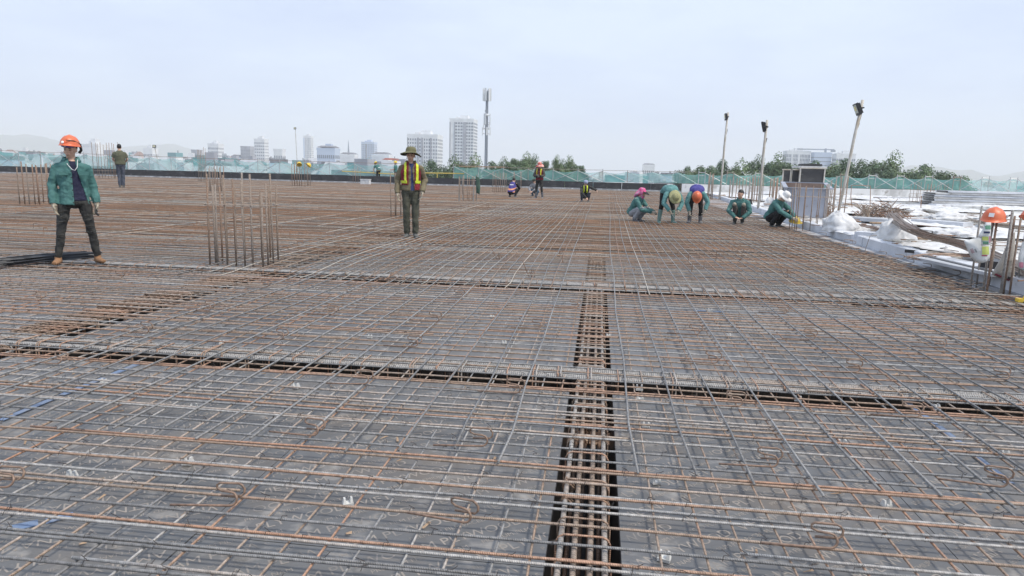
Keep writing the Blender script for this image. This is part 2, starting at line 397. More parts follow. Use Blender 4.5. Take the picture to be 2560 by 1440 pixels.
beam('y', -4.4, -4.66, -4.24, 4.3, 27, .05, 6, .012, 'rust brown lengthwise beam cage running up to the large column bars at left', lambda p: p < 9, .17, (.7, .95))
beam('y', -8.8, -9.03, -8.65, 8, 30, .05, 5, .012, 'far left lengthwise beam cage behind the man in the green jacket', lambda p: False, .2, (.6, .9))
names = ['front crosswise beam cage with pale ribbed bar bundle above an open dark trench', 'second crosswise beam cage from the camera, at the foot of the large column bars', 'third crosswise beam cage, just before the man in the red vest and bush hat', 'fourth crosswise beam cage, level with the four workers at right', 'fifth crosswise beam cage, beyond the workers tying bars', 'sixth crosswise beam cage far back on the deck', 'last crosswise beam cage near the far parapet']
for k, yb in enumerate(BY):
    beam('x', yb, yb - .12 if k < 1 else yb - .1, yb + .12 if k < 1 else yb + .09, leftX(yb), 4.95, .06 if k < 1 else .085, (6 if k < 1 else 5) if k < 3 else 3, .013, names[k], (lambda p: True) if k < 1 else ((lambda p: True) if k == 1 else (lambda p: False)), .18 if k < 2 else .3, (.4, .52) if k < 1 else (.36, .56))

# ------------------------------------------------------------------ bent spacer hooks, white spacers, ties, chips
def bay(p):
    side = 'left' if p.x < 0 else 'right'
    if p.x < -4.4 and p.y > 4.6: return 'beyond the left lengthwise beam'
    return 'in the ' + side + ' front bay' if p.y < 4.5 else side + ' between the first two beams' if p.y < 8.3 else side + ' past the second beam' if p.y < 13 else 'far back at ' + side
hk = MB()
P = [(-.30, .0, .0), (-.12, .004, .003), (.0, .0, .008)]
P += [(.0 + .032 * math.sin(a), -.0 + .012 * a / 3, .04 - .032 * math.cos(a)) for a in [i * math.pi / 6 for i in range(1, 7)]]
P += [(-.05, .02, .074)] + [(-.06 - .02 * math.sin(a), .03, .074 + .018 - .018 * math.cos(a)) for a in (1, 2, 3)] + [(.03, .036, .108)]
P += [(.03 + .032 * math.sin(a), .03, .076 + .032 * math.cos(a)) for a in (.6, 1.3, 2.0, 2.7)] + [(-.06, .03, .045)]
hk.tube([(x * .8, y * .8, z * .8) for x, y, z in P], .0048, 6, .7)
hook0 = hk.build('spacer_hook', M['rust'], smooth=True)
HK = [(780, 1092), (575, 1268), (1160, 1310), (910, 962), (1290, 985), (1205, 1118), (12, 1222), (2075, 1375), (1930, 1170), (2500, 1220), (1845, 1018), (2290, 1045), (140, 912), (95, 752), (520, 778), (365, 835), (830, 787), (700, 850), (1035, 868), (1345, 822), (1150, 745), (665, 720), (915, 733), (1090, 805), (1740, 838), (1960, 785), (2228, 800), (2355, 870), (2030, 850), (2515, 950), (2140, 932), (1785, 910), (1195, 715), (985, 702), (1440, 770), (1320, 690), (300, 697), (1490, 668), (1240, 645), (1050, 622), (860, 640), (760, 560), (930, 560), (1120, 575), (1700, 640), (1850, 650), (1960, 690), (2120, 700), (1400, 640), (330, 575), (440, 600), (60, 500), (180, 560), (400, 480), (620, 520)]
for i, (px, py) in enumerate(HK):
    o = hook0 if i == 0 else hook0.copy()
    if i: COL.objects.link(o)
    o.location = at(px, py, .07); o.rotation_euler = (R(U(-25, 5)), 0, R(U(-14, 6)))
    tag(o, 'rusty S-shaped spacer bar on the mesh, ' + bay(o.location), 'spacer bar', 'bent spacer bars scattered over the mesh')
    if px > 600 and py < 700: o.rotation_euler = (R(60), R(60), R(U(0, 180)))
sp = MB(); sp.box((0, 0, .008), (.06, .045, .016)); sp.box((-.02, 0, .03), (.018, .04, .032), taper=.6); sp.box((.02, 0, .03), (.018, .04, .032), taper=.6)
sp0 = sp.build('spacer_block', M['white_block'])
SP = [(870, 1262), (180, 1193), (470, 1160), (485, 1022), (740, 970), (1640, 1208), (1660, 1400), (1615, 1068), (1598, 975), (2215, 1265), (2105, 1115), (2340, 1023), (1995, 1002), (1820, 843), (2125, 823), (1790, 803), (1775, 780), (70, 962), (260, 958), (720, 755), (925, 845), (1005, 733), (850, 700), (1050, 706), (1260, 860), (345, 775), (285, 765), (380, 708), (480, 680), (555, 860), (1250, 715), (2480, 792), (2405, 725), (2022, 752), (1750, 755), (1230, 795), (790, 725), (1520, 840), (1600, 1000), (2510, 1140), (2460, 1138)]
for i, (px, py) in enumerate(SP):
    o = sp0 if i == 0 else sp0.copy()
    if i: COL.objects.link(o)
    o.location = at(px, py, .003); s_ = U(.6, .78); o.scale = (s_, s_, s_); o.rotation_euler = (0, 0, U(-.6, .6))
    tag(o, 'small white two-horned spacer under the bars, ' + bay(o.location), 'spacer', 'white concrete spacers under the bars')
tie = MB()
for (dd, P, r_, tn) in bars:
    if dd > 8: continue
    for q in range(int((P[-1].x - P[0].x) / .15)):
        if rnd.random() < .33:
            x = P[0].x + q * .15 + U(-.01, .01); c = V(x, dd, .062)
            tie.tube([c + V(-.012, -.008, -.012), c + V(-.006, .0, .008), c + V(.008, .006, .004), c + V(.012, -.006, .012), c + V(U(-.03, .03), U(-.02, .02), U(.01, .03))], .0014, 3)
tie.build('tie_wires', M['wire'], mat_low, kind='stuff')
ch = MB()
for k in range(260):
    c = V(U(-4, 4), U(1.8, 7), .006)
    if c.x < leftX(c.y): continue
    a = U(0, 3.1); l_, w_ = U(.006, .03), U(.002, .007)
    dx, dy = V(math.cos(a), math.sin(a), 0), V(-math.sin(a), math.cos(a), 0)
    ch.add([c - dx * l_ - dy * w_, c + dx * l_ - dy * w_ * U(.2, 1), c + dx * l_ * U(.6, 1) + dy * w_ + V(0, 0, .006), c - dx * l_ + dy * w_, ], [(0, 1, 2, 3)])
ch.build('wood_chips', M['wood'], kind='stuff')
# ------------------------------------------------------------------ air, ground, far hills
hm = bpy.data.materials.new('haze_air'); hm.use_nodes = True; t_ = hm.node_tree; t_.nodes.clear()
ho = t_.nodes.new('ShaderNodeOutputMaterial'); pv = t_.nodes.new('ShaderNodeVolumePrincipled')
pv.inputs['Color'].default_value = (.985, .99, 1.0, 1); pv.inputs['Density'].default_value = 0.00032; pv.inputs['Anisotropy'].default_value = 0.0
t_.links.new(pv.outputs[0], ho.inputs['Volume'])
hb = MB(); hb.box((0, 2900, 110), (14000, 7200, 270)); hb.build('haze', hm, kind='stuff')
M['ground'] = pmat('town_ground', (.16, .17, .14), .9, c2=(.3, .29, .27), ns=.02, lo=.45, hi=.6, c3=(.07, .11, .05), ns3=.008, lo3=.5, hi3=.56)
g = MB(); g.quad([(-6000, -600, -22), (6000, -600, -22), (6000, 6200, -22), (-6000, 6200, -22)]); g.build('ground', M['ground'], kind='structure')
M['hill'] = pmat('hill_forest', (.05, .075, .045), .9, c2=(.09, .1, .06), ns=.004)
def hills(name, pts, D, seed, label):
    mb = MB(); n = 90; rows = 7; grid = []
    for i in range(n + 1):
        px = pts[0][0] + (pts[-1][0] - pts[0][0]) * i / n
        for (a, ya), (b, yb) in zip(pts, pts[1:]):
            if a <= px <= b: py = ya + (yb - ya) * (px - a) / (b - a); break
        top = onY(px, py, D); hgt = top.z + 22
        for j in range(rows):
            f = j / (rows - 1); yy = D - 900 * (1 - f) if j < rows - 1 else D + 700
            e = [0, .12, .3, .55, .8, 1, 0][j]
            yy = D - 900 + 180 * j if j < 6 else D + 900
            nn = noise.noise(V(px * .012, j * .7, seed)) * .10 + noise.noise(V(px * .05, j * 1.3, seed)) * .035
            x = top.x * (1 if j == 5 else yy / D * .3 + .7)
            grid.append(V(x, yy, -23 + hgt * max(0, e + (nn * e if j < 6 else 0))))
    mb.add(grid, [(i * rows + j, (i + 1) * rows + j, (i + 1) * rows + j + 1, i * rows + j + 1) for i in range(n) for j in range(rows - 1)])
    mb.build(name, M['hill'], smooth=True, kind='structure', label=label)
hills('hills', [(-300, 345), (-60, 334), (0, 336), (60, 334), (100, 341), (150, 355), (185, 362), (240, 375), (330, 395), (420, 410)], 4700, 1.0, 'hazy blue mountain ridge far behind the man in the green jacket')
hills('hills', [(120, 405), (200, 385), (260, 366), (330, 364), (380, 360), (420, 359), (450, 365), (490, 380), (560, 398), (640, 412)], 5300, 4.0, 'second hazy ridge, further right and fainter')
hills('hills', [(2150, 440), (2220, 425), (2280, 412), (2330, 415), (2400, 426), (2430, 425), (2480, 439), (2500, 438), (2540, 431), (2600, 424), (2800, 415), (2960, 440)], 5200, 7.0, 'low hazy ridge beyond the trees at the right edge')

# ------------------------------------------------------------------ town
M['wall'] = pmat('white_render', (.8, .81, .82), .8, c2=(.7, .71, .72), ns=.25)
M['wall_cream'] = pmat('cream_render', (.74, .7, .62), .8, c2=(.62, .58, .52), ns=.3)
M['wall_blue'] = pmat('pale_blue_render', (.55, .62, .74), .8)
M['wall_grey'] = pmat('grey_render', (.42, .43, .47), .8, c2=(.34, .35, .38), ns=.3)
M['wall_pink'] = pmat('pink_render', (.62, .5, .46), .8)
M['glass'] = pmat('window_glass', (.26, .28, .32), .3)  # pale bluish base: the reflected sky is put into the colour
M['roof_red'] = pmat('red_tin_roof', (.33, .1, .07), .7, c2=(.22, .08, .06), ns=.5)
M['roof_grey'] = pmat('grey_roof', (.24, .25, .27), .7, c2=(.17, .17, .19), ns=.5)
M['roof_pale'] = pmat('pale_tin_roof', (.5, .52, .54), .6, c2=(.4, .41, .43), ns=.5); M['roof_brown'] = pmat('brown_tile_roof', (.3, .2, .17), .7)
M['roof_teal'] = pmat('teal_roof', (.16, .34, .36), .6)
M['steel'] = pmat('galvanised_steel', (.5, .51, .52), .45, .3, c2=(.36, .36, .36), ns=6)
M['crane'] = pmat('crane_steel', (.3, .33, .38), .6)
GZ = -22.0
def tower(px0, px1, py, Y, label, wall='wall', nx=6, nz=14, strips=(), name='apartment_tower', roof=None, lift=1, win=(.5, .5), depth=None, face=0.0, cat='building', bays=None):
    a, b = onY(px0, py, Y), onY(px1, py, Y); D = depth or (b.x - a.x) * .6
    if b.x < 0: b = onY(px1, py, Y + D)
    elif a.x > 0: a = onY(px0, py, Y + D)
    W = b.x - a.x; zt = onY((px0 + px1) / 2, py, Y).z; H = zt - GZ
    t = thing(name, label, cat, ((a.x + b.x) / 2, Y + D / 2, GZ), face)
    m = MB(); m.box((0, 0, H / 2), (W, D, H)); m.build('wall', M[wall], t)
    wn = MB(); cw = W / nx; chh = H / (nz + 1.0) if nz else 1
    vis = 26.0 if H > 40 else 8
    for i in range(nx):
        if bays and i not in bays: continue
        for k in range(nz):
            z = H - chh * (k + 1)
            if z < vis - 8: break
            wn.box((-W / 2 + cw * (i + .5), -D / 2, z), (cw * win[0], .25, chh * win[1]))
    for s in (-1, 1):
        for i in range(max(2, int(nx * D / W))):
            for k in range(nz):
                z = H - chh * (k + 1)
                if z < vis - 8: break
                wn.box((s * W / 2, -D / 2 + (i + .5) * D / max(2, int(nx * D / W)), z), (.25, cw * win[0] * .8, chh * win[1]))
    wn.build('window', M['glass'], t, kind='stuff')
    for (f0, f1, mm) in strips:
        s_ = MB(); s_.box((W * ((f0 + f1) / 2 - .5), -D / 2 - .05, H * .49), (W * (f1 - f0), .7, H * .97)); s_.build('facade_strip', M[mm], t)
    p = MB()
    for (cx_, cy_, sx_, sy_) in ((0, -D / 2 + .2, W + .5, .5), (0, D / 2 - .2, W + .5, .5), (-W / 2 + .2, 0, .5, D - .6), (W / 2 - .2, 0, .5, D - .6)): p.box((cx_, cy_, H + .6), (sx_, sy_, 1.3))
    p.build('parapet', M[wall], t)
    if lift:
        l_ = MB(); l_.box((W * .05, 0, H + 2.0), (W * .32, D * .4, 4)); l_.box((-W * .25, 0, H + 1.4), (W * .14, D * .3, 2.8)); l_.build('roof_house', M[wall], t)
    if roof:
        r_ = MB(); r_.box((0, 0, H + 1.6 + W * .05), (W * 1.04, D * 1.04, W * .1), taper=.62); r_.build('roof', M[roof], t)
    return t
tower(1124, 1194, 300, 560, 'tall white and grey apartment tower just left of the telecom mast', nx=9, nz=24, strips=((.0, .05, 'wall_grey'), (.2, .24, 'wall_grey'), (.58, .70, 'wall_grey')), bays=[2, 3, 4, 5, 6, 7, 8], win=(.72, .55), depth=18)
tower(1018, 1107, 340, 470, 'broad white apartment block with dark vertical bands behind the man in the bush hat', nx=13, nz=18, strips=((.0, .025, 'wall_grey'), (.34, .39, 'wall_grey'), (.47, .53, 'wall_grey'), (.76, .81, 'wall_grey')), win=(.5, .55), depth=16)
tower(519, 559, 362, 620, 'white hotel block with a gabled top and square windows above the left net', nx=8, nz=11, win=(.5, .5), name='hotel_block')
tower(635, 671, 350, 640, 'slim white tower with wide dark window bands left of the left floodlight pole', nx=5, nz=15, win=(.55, .45))
tower(684, 714, 377, 420, 'low white three-storey building between the slim white tower and the floodlight pole', nx=4, nz=7, win=(.45, .5), name='town_building', lift=0)
tower(758, 783, 342, 900, 'pale distant tower right of the left floodlight pole', 'wall', nx=5, nz=22, strips=((.0, .16, 'wall_blue'),), win=(.4, .6))
tower(601, 636, 368, 800, 'grey blue office block half hidden behind the slim white tower', 'wall_grey', nx=6, nz=10, name='office_block', lift=0)
tower(792, 850, 375, 430, 'pale blue hospital building with a stepped grey mansard roof', 'wall_blue', nx=9, nz=7, roof='roof_grey', name='hospital_building', win=(.55, .5))
tower(850, 895, 392, 380, 'white flat building with a grey roof edge beside the blue hospital', 'wall', nx=6, nz=5, roof='roof_grey', name='town_building', lift=0)
tower(903, 943, 357, 880, 'pale lilac twin tower left of the bush hat man', 'wall_blue', nx=8, nz=20, strips=((.36, .44, 'wall_grey'),), win=(.6, .5))
tower(930, 980, 394, 300, 'white house with dark mansard roof behind the bending man in yellow helmet', 'wall', nx=6, nz=5, roof='roof_grey', name='town_building', lift=0)
tower(955, 1000, 412, 220, 'white house with red tiled edge below the mansard house', 'wall', nx=5, nz=4, roof='roof_red', name='town_building', lift=0)
tower(478, 506, 377, 700, 'dark grey block left of the white hotel block', 'wall_grey', nx=5, nz=6, name='office_block', lift=0)
tower(205, 270, 366, 330, 'long white building with red bands behind the left man\'s shoulder', 'wall', nx=9, nz=5, strips=(), roof=None, name='town_building', win=(.6, .35))
tower(358, 395, 374, 520, 'white stepped block behind the small floodlight at left', 'wall', nx=6, nz=6, name='town_building')
tower(1000, 1020, 402, 420, 'small white building squeezed left of the broad apartment block', 'wall', nx=3, nz=5, name='town_building', lift=0)
tower(1606, 1637, 415, 760, 'white four-storey building with a hipped roof alone on the horizon', 'wall', nx=6, nz=4, roof='roof_grey', name='town_building', lift=0)
tower(1958, 2027, 380, 700, 'white slab block with broken dark window pattern above the right-hand trees', 'wall', nx=16, nz=12, win=(.55, .8), name='slab_block', strips=((.2, .27, 'wall'), (.47, .56, 'wall')))
tower(2028, 2080, 384, 690, 'unfinished block wrapped in blue netting under the tower crane', 'wall_blue', nx=14, nz=12, win=(.75, .2), name='unfinished_block', lift=0)
tower(2081, 2140, 387, 680, 'lower white block with long window rows right of the netted block', 'wall', nx=10, nz=9, win=(.7, .42), name='slab_block')
# tower crane
c0 = onY(2064, 374, 700); ct = thing('tower_crane', 'pale tower crane standing over the netted unfinished block', 'crane', (c0.x, 700, GZ))
m = MB(); m.bar((0, 0, 0), (0, 0, c0.z - GZ + 1), 1.6); m.build('mast', M['crane'], ct)
m = MB(); m.bar((-26, 0, c0.z - GZ), (8, 0, c0.z - GZ), 1.0); m.build('jib', M['crane'], ct)
m = MB(); m.box((7, 0, c0.z - GZ - 1.2), (4, 1.5, 1.8)); m.build('counterweight', M['crane'], ct)
# broadcasting mast on a roof
a = onY(871, 350, 700); m = MB(); m.tube([(0, 0, 0), (0, 0, a.z - GZ - 12), (0, 0, a.z - GZ)], [1.6, 1.0, .12], 6)
m.build('radio_mast', M['crane'], label='thin spire-like radio mast right of the blue hospital roof', cat='mast').location = (a.x, 700, GZ)

# small houses of the town: eight kinds, copied
def house(kind):
    wl = ['wall', 'wall_cream', 'wall', 'wall_blue', 'wall', 'wall_pink', 'wall_grey', 'wall'][kind]
    W, D, H = [(9, 10, 12), (7, 11, 14), (12, 9, 9), (8, 9, 15), (12, 10, 8), (7, 8, 11), (10, 10, 13), (11, 9, 7)][kind]
    t = thing('town_house', 'x', 'house')
    m = MB(); m.box((0, 0, H / 2), (W, D, H)); m.build('wall', M[wl], t)
    m = MB(); nx = max(2, int(W / 2.6)); nz = int(H / 3.2)
    for k in range(nz):
        for i in range(nx):
            m.box((-W / 2 + W * (i + .5) / nx, -D / 2, 2 + 3.2 * k), (W / nx * .5, .14, 1.5)); m.box((W / 2, -D / 2 + D * (i + .5) / nx, 2 + 3.2 * k), (.14, D / nx * .45, 1.5)); m.box((-W / 2, -D / 2 + D * (i + .5) / nx, 2 + 3.2 * k), (.14, D / nx * .45, 1.5))
    m.build('window', M['glass'], t, kind='stuff')
    m = MB(); rf = ['roof_grey', 'roof_red', 'roof_pale', 'roof_grey', 'roof_teal', 'roof_brown', 'roof_grey', 'roof_pale'][kind]
    if kind in (1, 2, 5, 7):
        h = 1.6; m.hexa([V(-W / 2 - .4, -D / 2 - .4, H + .02), V(W / 2 + .4, -D / 2 - .4, H + .02), V(W / 2 + .4, D / 2 + .4, H + .02), V(-W / 2 - .4, D / 2 + .4, H + .02), V(-W / 2 + 1, -.2, H + h), V(W / 2 - 1, -.2, H + h), V(W / 2 - 1, .2, H + h), V(-W / 2 + 1, .2, H + h)])
    else:
        for s in (-1, 1): m.bar((s * W / 2, -D / 2, H + .5), (s * W / 2, D / 2, H + .5), .3, 1.0); m.bar((-W / 2 + .2, s * D / 2, H + .5), (W / 2 - .2, s * D / 2, H + .5), .3, 1.0)
        m.box((0, 0, H + .1), (W - .3, D - .3, .2))
    m.build('roof', M[rf], t)
    if kind in (0, 3, 4, 6):
        m = MB(); m.tube([(W * .2, D * .1, H + 1.2), (W * .2 + 1.4, D * .1, H + 1.2)], .42, 8); m.box((W * .2 + .7, D * .1, H + .45), (.9, .5, .7)); m.build('water_tank', M['steel'], t, smooth=False)
    if kind in (0, 6):
        m = MB(); m.box((-W * .22, D * .15, H + 1.5), (W * .4, D * .4, 2.8)); m.build('stair_house', M[wl], t)
    return t
KIND = ['white flat-roofed house with a rooftop stair room', 'narrow cream house with a red tin roof', 'wide white house under a pale tin gable', 'pale blue tube house with a steel water tank', 'long white house with a teal roof deck', 'small pink house with a brown tiled roof', 'grey concrete house with a roof terrace', 'low white house with a pale gable roof']
SECT = [(160, 'far left of the town'), (300, 'in town between two men at left'), (520, 'in town below the faint ridge'), (700, 'in town under the slim white tower'), (900, 'in town below the blue hospital'), (1110, 'in town behind the bush hat man'), (1500, 'in town beside the telecom mast'), (1720, 'in town right of the tree group'), (2100, 'in town behind the right trees'), (2800, 'in town below the right ridge')]
protos = [house(k) for k in range(8)]
first = [True] * 8
for q in range(300):
    px = U(-120, 1120) if q < 225 else (U(1450, 1720) if q < 258 else U(1100, 2680))
    k = rnd.randrange(8); Y = U(150, 380) if q % 3 == 0 else U(380, 1300)
    if k in (1, 5) and (Y < 600 or q % 2): k = (0, 2, 3, 6, 7)[q % 5]
    base = onY(px, 430, Y); o = protos[k] if first[k] else copy_tree(protos[k]); first[k] = False
    s = U(.65, 1.05) * (1.25 if Y > 500 else 1); o.location = (base.x, Y, GZ); o.rotation_euler = (0, 0, U(-.35, .35))
    Hk = [14, 15, 11, 16, 9, 12.5, 15, 9][k]
    hp = (U(-26, 20) if Y < 380 else U(3, 26)) if px < 1060 else (U(-40, 0) if Y < 380 else U(-14, 7))
    zs = max(8, 23.4 + Y * hp / FPX) / Hk
    o.scale = (s, s, zs)
    sec = next(n for x, n in SECT if px < x)
    tag(o, KIND[k] + ', ' + sec, 'house', 'houses of the far town')

# telecom mast
a = onY(1218, 214, 150); H = a.z - GZ; tm = thing('telecom_mast', 'lattice telecom mast with white panel antennas rising above everything', 'mast', (a.x, 150, GZ))
m = MB()
for k in range(3):
    an = k * 2.094 + .4; m.tube([(.46 * math.cos(an), .46 * math.sin(an), 0), (.24 * math.cos(an), .24 * math.sin(an), H - 1.2)], .085, 5)
    an2 = an + 2.094; n = 34
    for i in range(n):
        f0, f1 = i / n, (i + 1) / n; r0, r1 = .46 - .22 * f0, .46 - .22 * f1
        p0 = V(r0 * math.cos(an), r0 * math.sin(an), f0 * (H - 1.2)); p1 = V(r1 * math.cos(an2), r1 * math.sin(an2), f1 * (H - 1.2)); m.tube([p0, p1], .045, 4)
m.tube([(.1, .1, 0), (.1, .1, H - 1)], .12, 6)
m.build('lattice', M['crane'], tm)
zt = H
def ring(z, n, rad, h, w_):
    for k in range(n):
        an = k * 2 * math.pi / n + .3; c = V(rad * math.cos(an), rad * math.sin(an), z)
        b = MB(); b.box(c, (.16, w_, h), Matrix.Rotation(an, 3, 'Z')); b.build('panel_antenna', M['wall'], tm)
        b = MB(); b.tube([(c.x * .25, c.y * .25, z + h * .3), (c.x, c.y, z + h * .3)], .05, 4); b.tube([(c.x * .25, c.y * .25, z - h * .3), (c.x, c.y, z - h * .3)], .05, 4); b.build('arm', M['steel'], tm)
ring(zt - 1.9, 6, .85, 2.6, .42); ring(zt - 7.0, 3, .75, 2.4, .3); ring(zt - 8.6, 2, .6, 1.4, .3); ring(zt - 9.6, 4, .85, 1.7, .3)
for z, an in ((zt - 6.2, -1.2), (zt - 5.2, 2.0)):
    b = MB(); b.ell((.55 * math.cos(an), .55 * math.sin(an), z), (.3, .3, .3), 8, 5); b.build('dish', M['wall'], tm, smooth=True)

# ------------------------------------------------------------------ trees beyond the fence
M['leaf'] = [pmat('leaves_' + n, c, .6, c2=c2, ns=.9, tintamt=.55) for n, c, c2 in (('mid', (.1, .16, .075), (.14, .2, .09)), ('dark', (.075, .125, .065), (.105, .16, .08)), ('light', (.125, .185, .085), (.17, .225, .1)))]
M['bark'] = pmat('bark', (.12, .09, .07), .9)
def crown(seed, tall, ncl=36, per=270):
    rr = random.Random(seed); mb = MB(); cl = []
    for k in range(ncl):
        while True:
            p = V(rr.uniform(-1, 1), rr.uniform(-1, 1), rr.uniform(-1, 1))
            if p.length < 1 and p.length > .35: break
        taper = 1 - .35 * max(0, p.z) * (1.6 if tall else .6)
        cl.append((V(p.x * taper, p.y * taper, p.z * (1.25 if tall else .85)), rr.uniform(.2, .38)))
    for c, r_ in cl:
        tn = rr.uniform(.2, .8)
        for q in range(per):
            d = V(rr.gauss(0, 1), rr.gauss(0, 1), rr.gauss(0, 1)).normalized() * (r_ * rr.uniform(.55, 1.08))
            p = c + d; nrm = (d.normalized() + V(rr.uniform(-.7, .7), rr.uniform(-.7, .7), rr.uniform(-.2, .9))).normalized()
            u = nrm.orthogonal().normalized(); v = nrm.cross(u); s = rr.uniform(.026, .056); a = rr.uniform(0, 6)
            uu = u * math.cos(a) + v * math.sin(a); vv = -u * math.sin(a) + v * math.cos(a)
            mb.add([p - uu * s, p + vv * s * .6, p + uu * s, p - vv * s * .6 - nrm * s * .3], [(0, 1, 2), (0, 2, 3)], min(1, max(0, tn + rr.uniform(-.25, .25))))
    lb = MB(); lb.tube([(0, 0, -7.5), (.04, .02, -2.6), (0, 0, -.6)], [.13, .1, .06], 7)
    for c, r_ in cl[:9]: lb.tube([(0, 0, -1.0), c * .5 + V(0, 0, -.25), c * .8], [.05, .03, .012], 4)
    return mb, lb
CR = []
for i in range(6):
    mb, lb = crown(40 + i, i % 2 == 0); o1 = mb.build('crown', M['leaf'][i % 3]); o2 = lb.build('trunk', M['bark'])
    CR.append((o1.data, o2.data)); bpy.data.objects.remove(o1); bpy.data.objects.remove(o2)
TR = [(1085, 400, 52, 1), (1140, 392, 50, 0), (1185, 397, 56, 2), (1058, 412, 60, 0), (1235, 404, 48, 1), (1265, 395, 36, 0), (1292, 394, 34, 3), (1315, 389, 40, 2), (1334, 388, 34, 0), (1300, 415, 60, 1), (1372, 396, 30, 4), (1392, 393, 26, 2), (1405, 400, 30, 0), (1425, 396, 34, 2), (1442, 411, 26, 1), (1459, 408, 28, 4), (1385, 418, 50, 3), (1715, 416, 40, 1), (1745, 420, 36, 5), (1766, 410, 44, 3), (1808, 400, 50, 1), (1850, 411, 60, 2), (1893, 391, 44, 0), (1925, 396, 44, 4), (1950, 394, 50, 2), (1985, 403, 60, 3), (2030, 402, 56, 1), (2090, 399, 70, 5), (2125, 398, 62, 1), (2185, 394, 64, 3), (2235, 392, 60, 2), (2210, 420, 70, 1), (2290, 417, 52, 5), (2322, 412, 56, 1), (2320, 428, 60, 2), (2378, 426, 58, 3), (1880, 424, 60, 5), (2150, 430, 60, 4), (2270, 432, 60, 0), (2000, 428, 70, 1)]
tl = ['tall pointed tree', 'broad dark tree', 'light green rounded tree', 'dark bushy tree', 'slim upright tree', 'loose spreading tree']
wh = [(1120, 'left of the telecom mast'), (1240, 'at the foot of the telecom mast'), (1345, 'in the round group behind the red hat worker'), (1480, 'at the right end of the round group'), (1780, 'by the right-hand floodlight row'), (1910, 'between the two smaller right floodlights'), (2060, 'behind the steel bin'), (2200, 'behind the tall right floodlight pole'), (2300, 'right of the tall floodlight pole'), (2500, 'at the right end of the tree row')]
for i, (px, py, wpx, k) in enumerate(TR):
    Y = 118 + (i * 37 % 30) if px < 1500 else 100 + (i * 31 % 36)
    a = onY(px, py, Y); half = wpx * Y / FPX / 2 * 1.75
    t = thing('tree', f'{tl[k]} {next(n for x, n in wh if px < x)}', 'tree', (a.x, Y, GZ), 0, 'trees beyond the scaffold fence')
    for nm, me, mt in (('crown', CR[k][0], 0), ('trunk', CR[k][1], 0)):
        o = bpy.data.objects.new(nm, me); COL.objects.link(o); o.parent = t
        sz = half * (1.1 if k % 2 else 1.35)
        o.location = (0, 0, a.z - GZ - sz * (1.0 if k % 2 else 1.28)); o.scale = (half, half, sz); o.rotation_euler = (0, 0, i * 1.3)

# ------------------------------------------------------------------ far edge: parapet, scaffold fence, nets
M['parapet'] = pmat('black_waterproof_film', (.035, .035, .038), .55, c2=(.09, .09, .09), ns=1.5, lo=.5, hi=.8, c3=(.3, .3, .3), ns3=5, lo3=.66, hi3=.8, stretch=(1, 1, 2))
M['concrete'] = pmat('grey_concrete', (.36, .37, .39), .85, c2=(.22, .22, .23), ns=1.2, c3=(.6, .61, .63), ns3=4, lo3=.5, hi3=.7, bump=.4, bs=9)
YF = 59.0
x0, x1 = -75.0, onY(1700, 460, YF).x
pr = thing('parapet', 'long black film-covered parapet along the far edge of the deck', 'parapet', ((x0 + x1) / 2, YF - .2, 0))
n = 34
for i in range(n):
    a, b = x0 + (x1 - x0) * i / n, x0 + (x1 - x0) * (i + 1) / n
    m = MB(); m.box(((a + b) / 2 - (x0 + x1) / 2, U(-.02, .02), .37), (b - a - .03, .14, .62 + U(-.02, .03)), tint=U(0, 1)); m.build('form_panel', M['parapet'], pr)
m = MB(); m.box((0, -.45, .05), (x1 - x0, .5, .2)); m.build('kerb', M['concrete'], pr)
nm_ = bpy.data.materials.new('green_safety_net'); nm_.use_nodes = True; t_ = nm_.node_tree; b_ = t_.nodes['Principled BSDF']
b_.inputs['Base Color'].default_value = (.33, .68, .63, 1); b_.inputs['Roughness'].default_value = .9
tz = t_.nodes.new('ShaderNodeTexNoise'); tz.inputs['Scale'].default_value = 1.2; tz.inputs['Detail'].default_value = 4
tcn = t_.nodes.new('ShaderNodeTexCoord'); t_.links.new(tcn.outputs['Object'], tz.inputs[0])
mr = t_.nodes.new('ShaderNodeMapRange'); mr.inputs[1].default_value = .3; mr.inputs[2].default_value = .7; mr.inputs[3].default_value = .34; mr.inputs[4].default_value = .55; t_.links.new(tz.outputs['Fac'], mr.inputs[0])
tp_ = t_.nodes.new('ShaderNodeBsdfTransparent'); ms = t_.nodes.new('ShaderNodeMixShader'); td = t_.nodes.new('ShaderNodeBsdfTranslucent'); td.inputs[0].default_value = (.42, .82, .76, 1)
ms2 = t_.nodes.new('ShaderNodeMixShader'); ms2.inputs[0].default_value = .45
t_.links.new(b_.outputs[0], ms2.inputs[1]); t_.links.new(td.outputs[0], ms2.inputs[2])
t_.links.new(mr.outputs[0], ms.inputs[0]); t_.links.new(tp_.outputs[0], ms.inputs[1]); t_.links.new(ms2.outputs[0], ms.inputs[2])
t_.links.new(ms.outputs[0], t_.nodes['Material Output'].inputs[0]); M['net'] = nm_
M['pipe'] = pmat('painted_scaffold_pipe', (.52, .53, .54), .45, .2, c2=(.35, .35, .35), ns=3)
M['pipe_old'] = pmat('rusty_scaffold_pipe', (.34, .3, .27), .6, c2=(.22, .15, .11), ns=2)
M['yellow'] = pmat('yellow_pipe', (.62, .47, .12), .5)
def lerp(pts, x):
    for (a, ya), (b, yb) in zip(pts, pts[1:]):
        if x <= b: return ya + (yb - ya) * (x - a) / (b - a)
    return pts[-1][1]
BASE = [(-120, 415), (0, 418), (1110, 449), (1700, 458), (2000, 467), (2560, 480), (2700, 484)]
TOP = [(-120, 372), (0, 378), (480, 397), (900, 409), (1110, 413), (1250, 421), (1500, 428), (1700, 432), (2000, 437), (2560, 449), (2700, 452)]
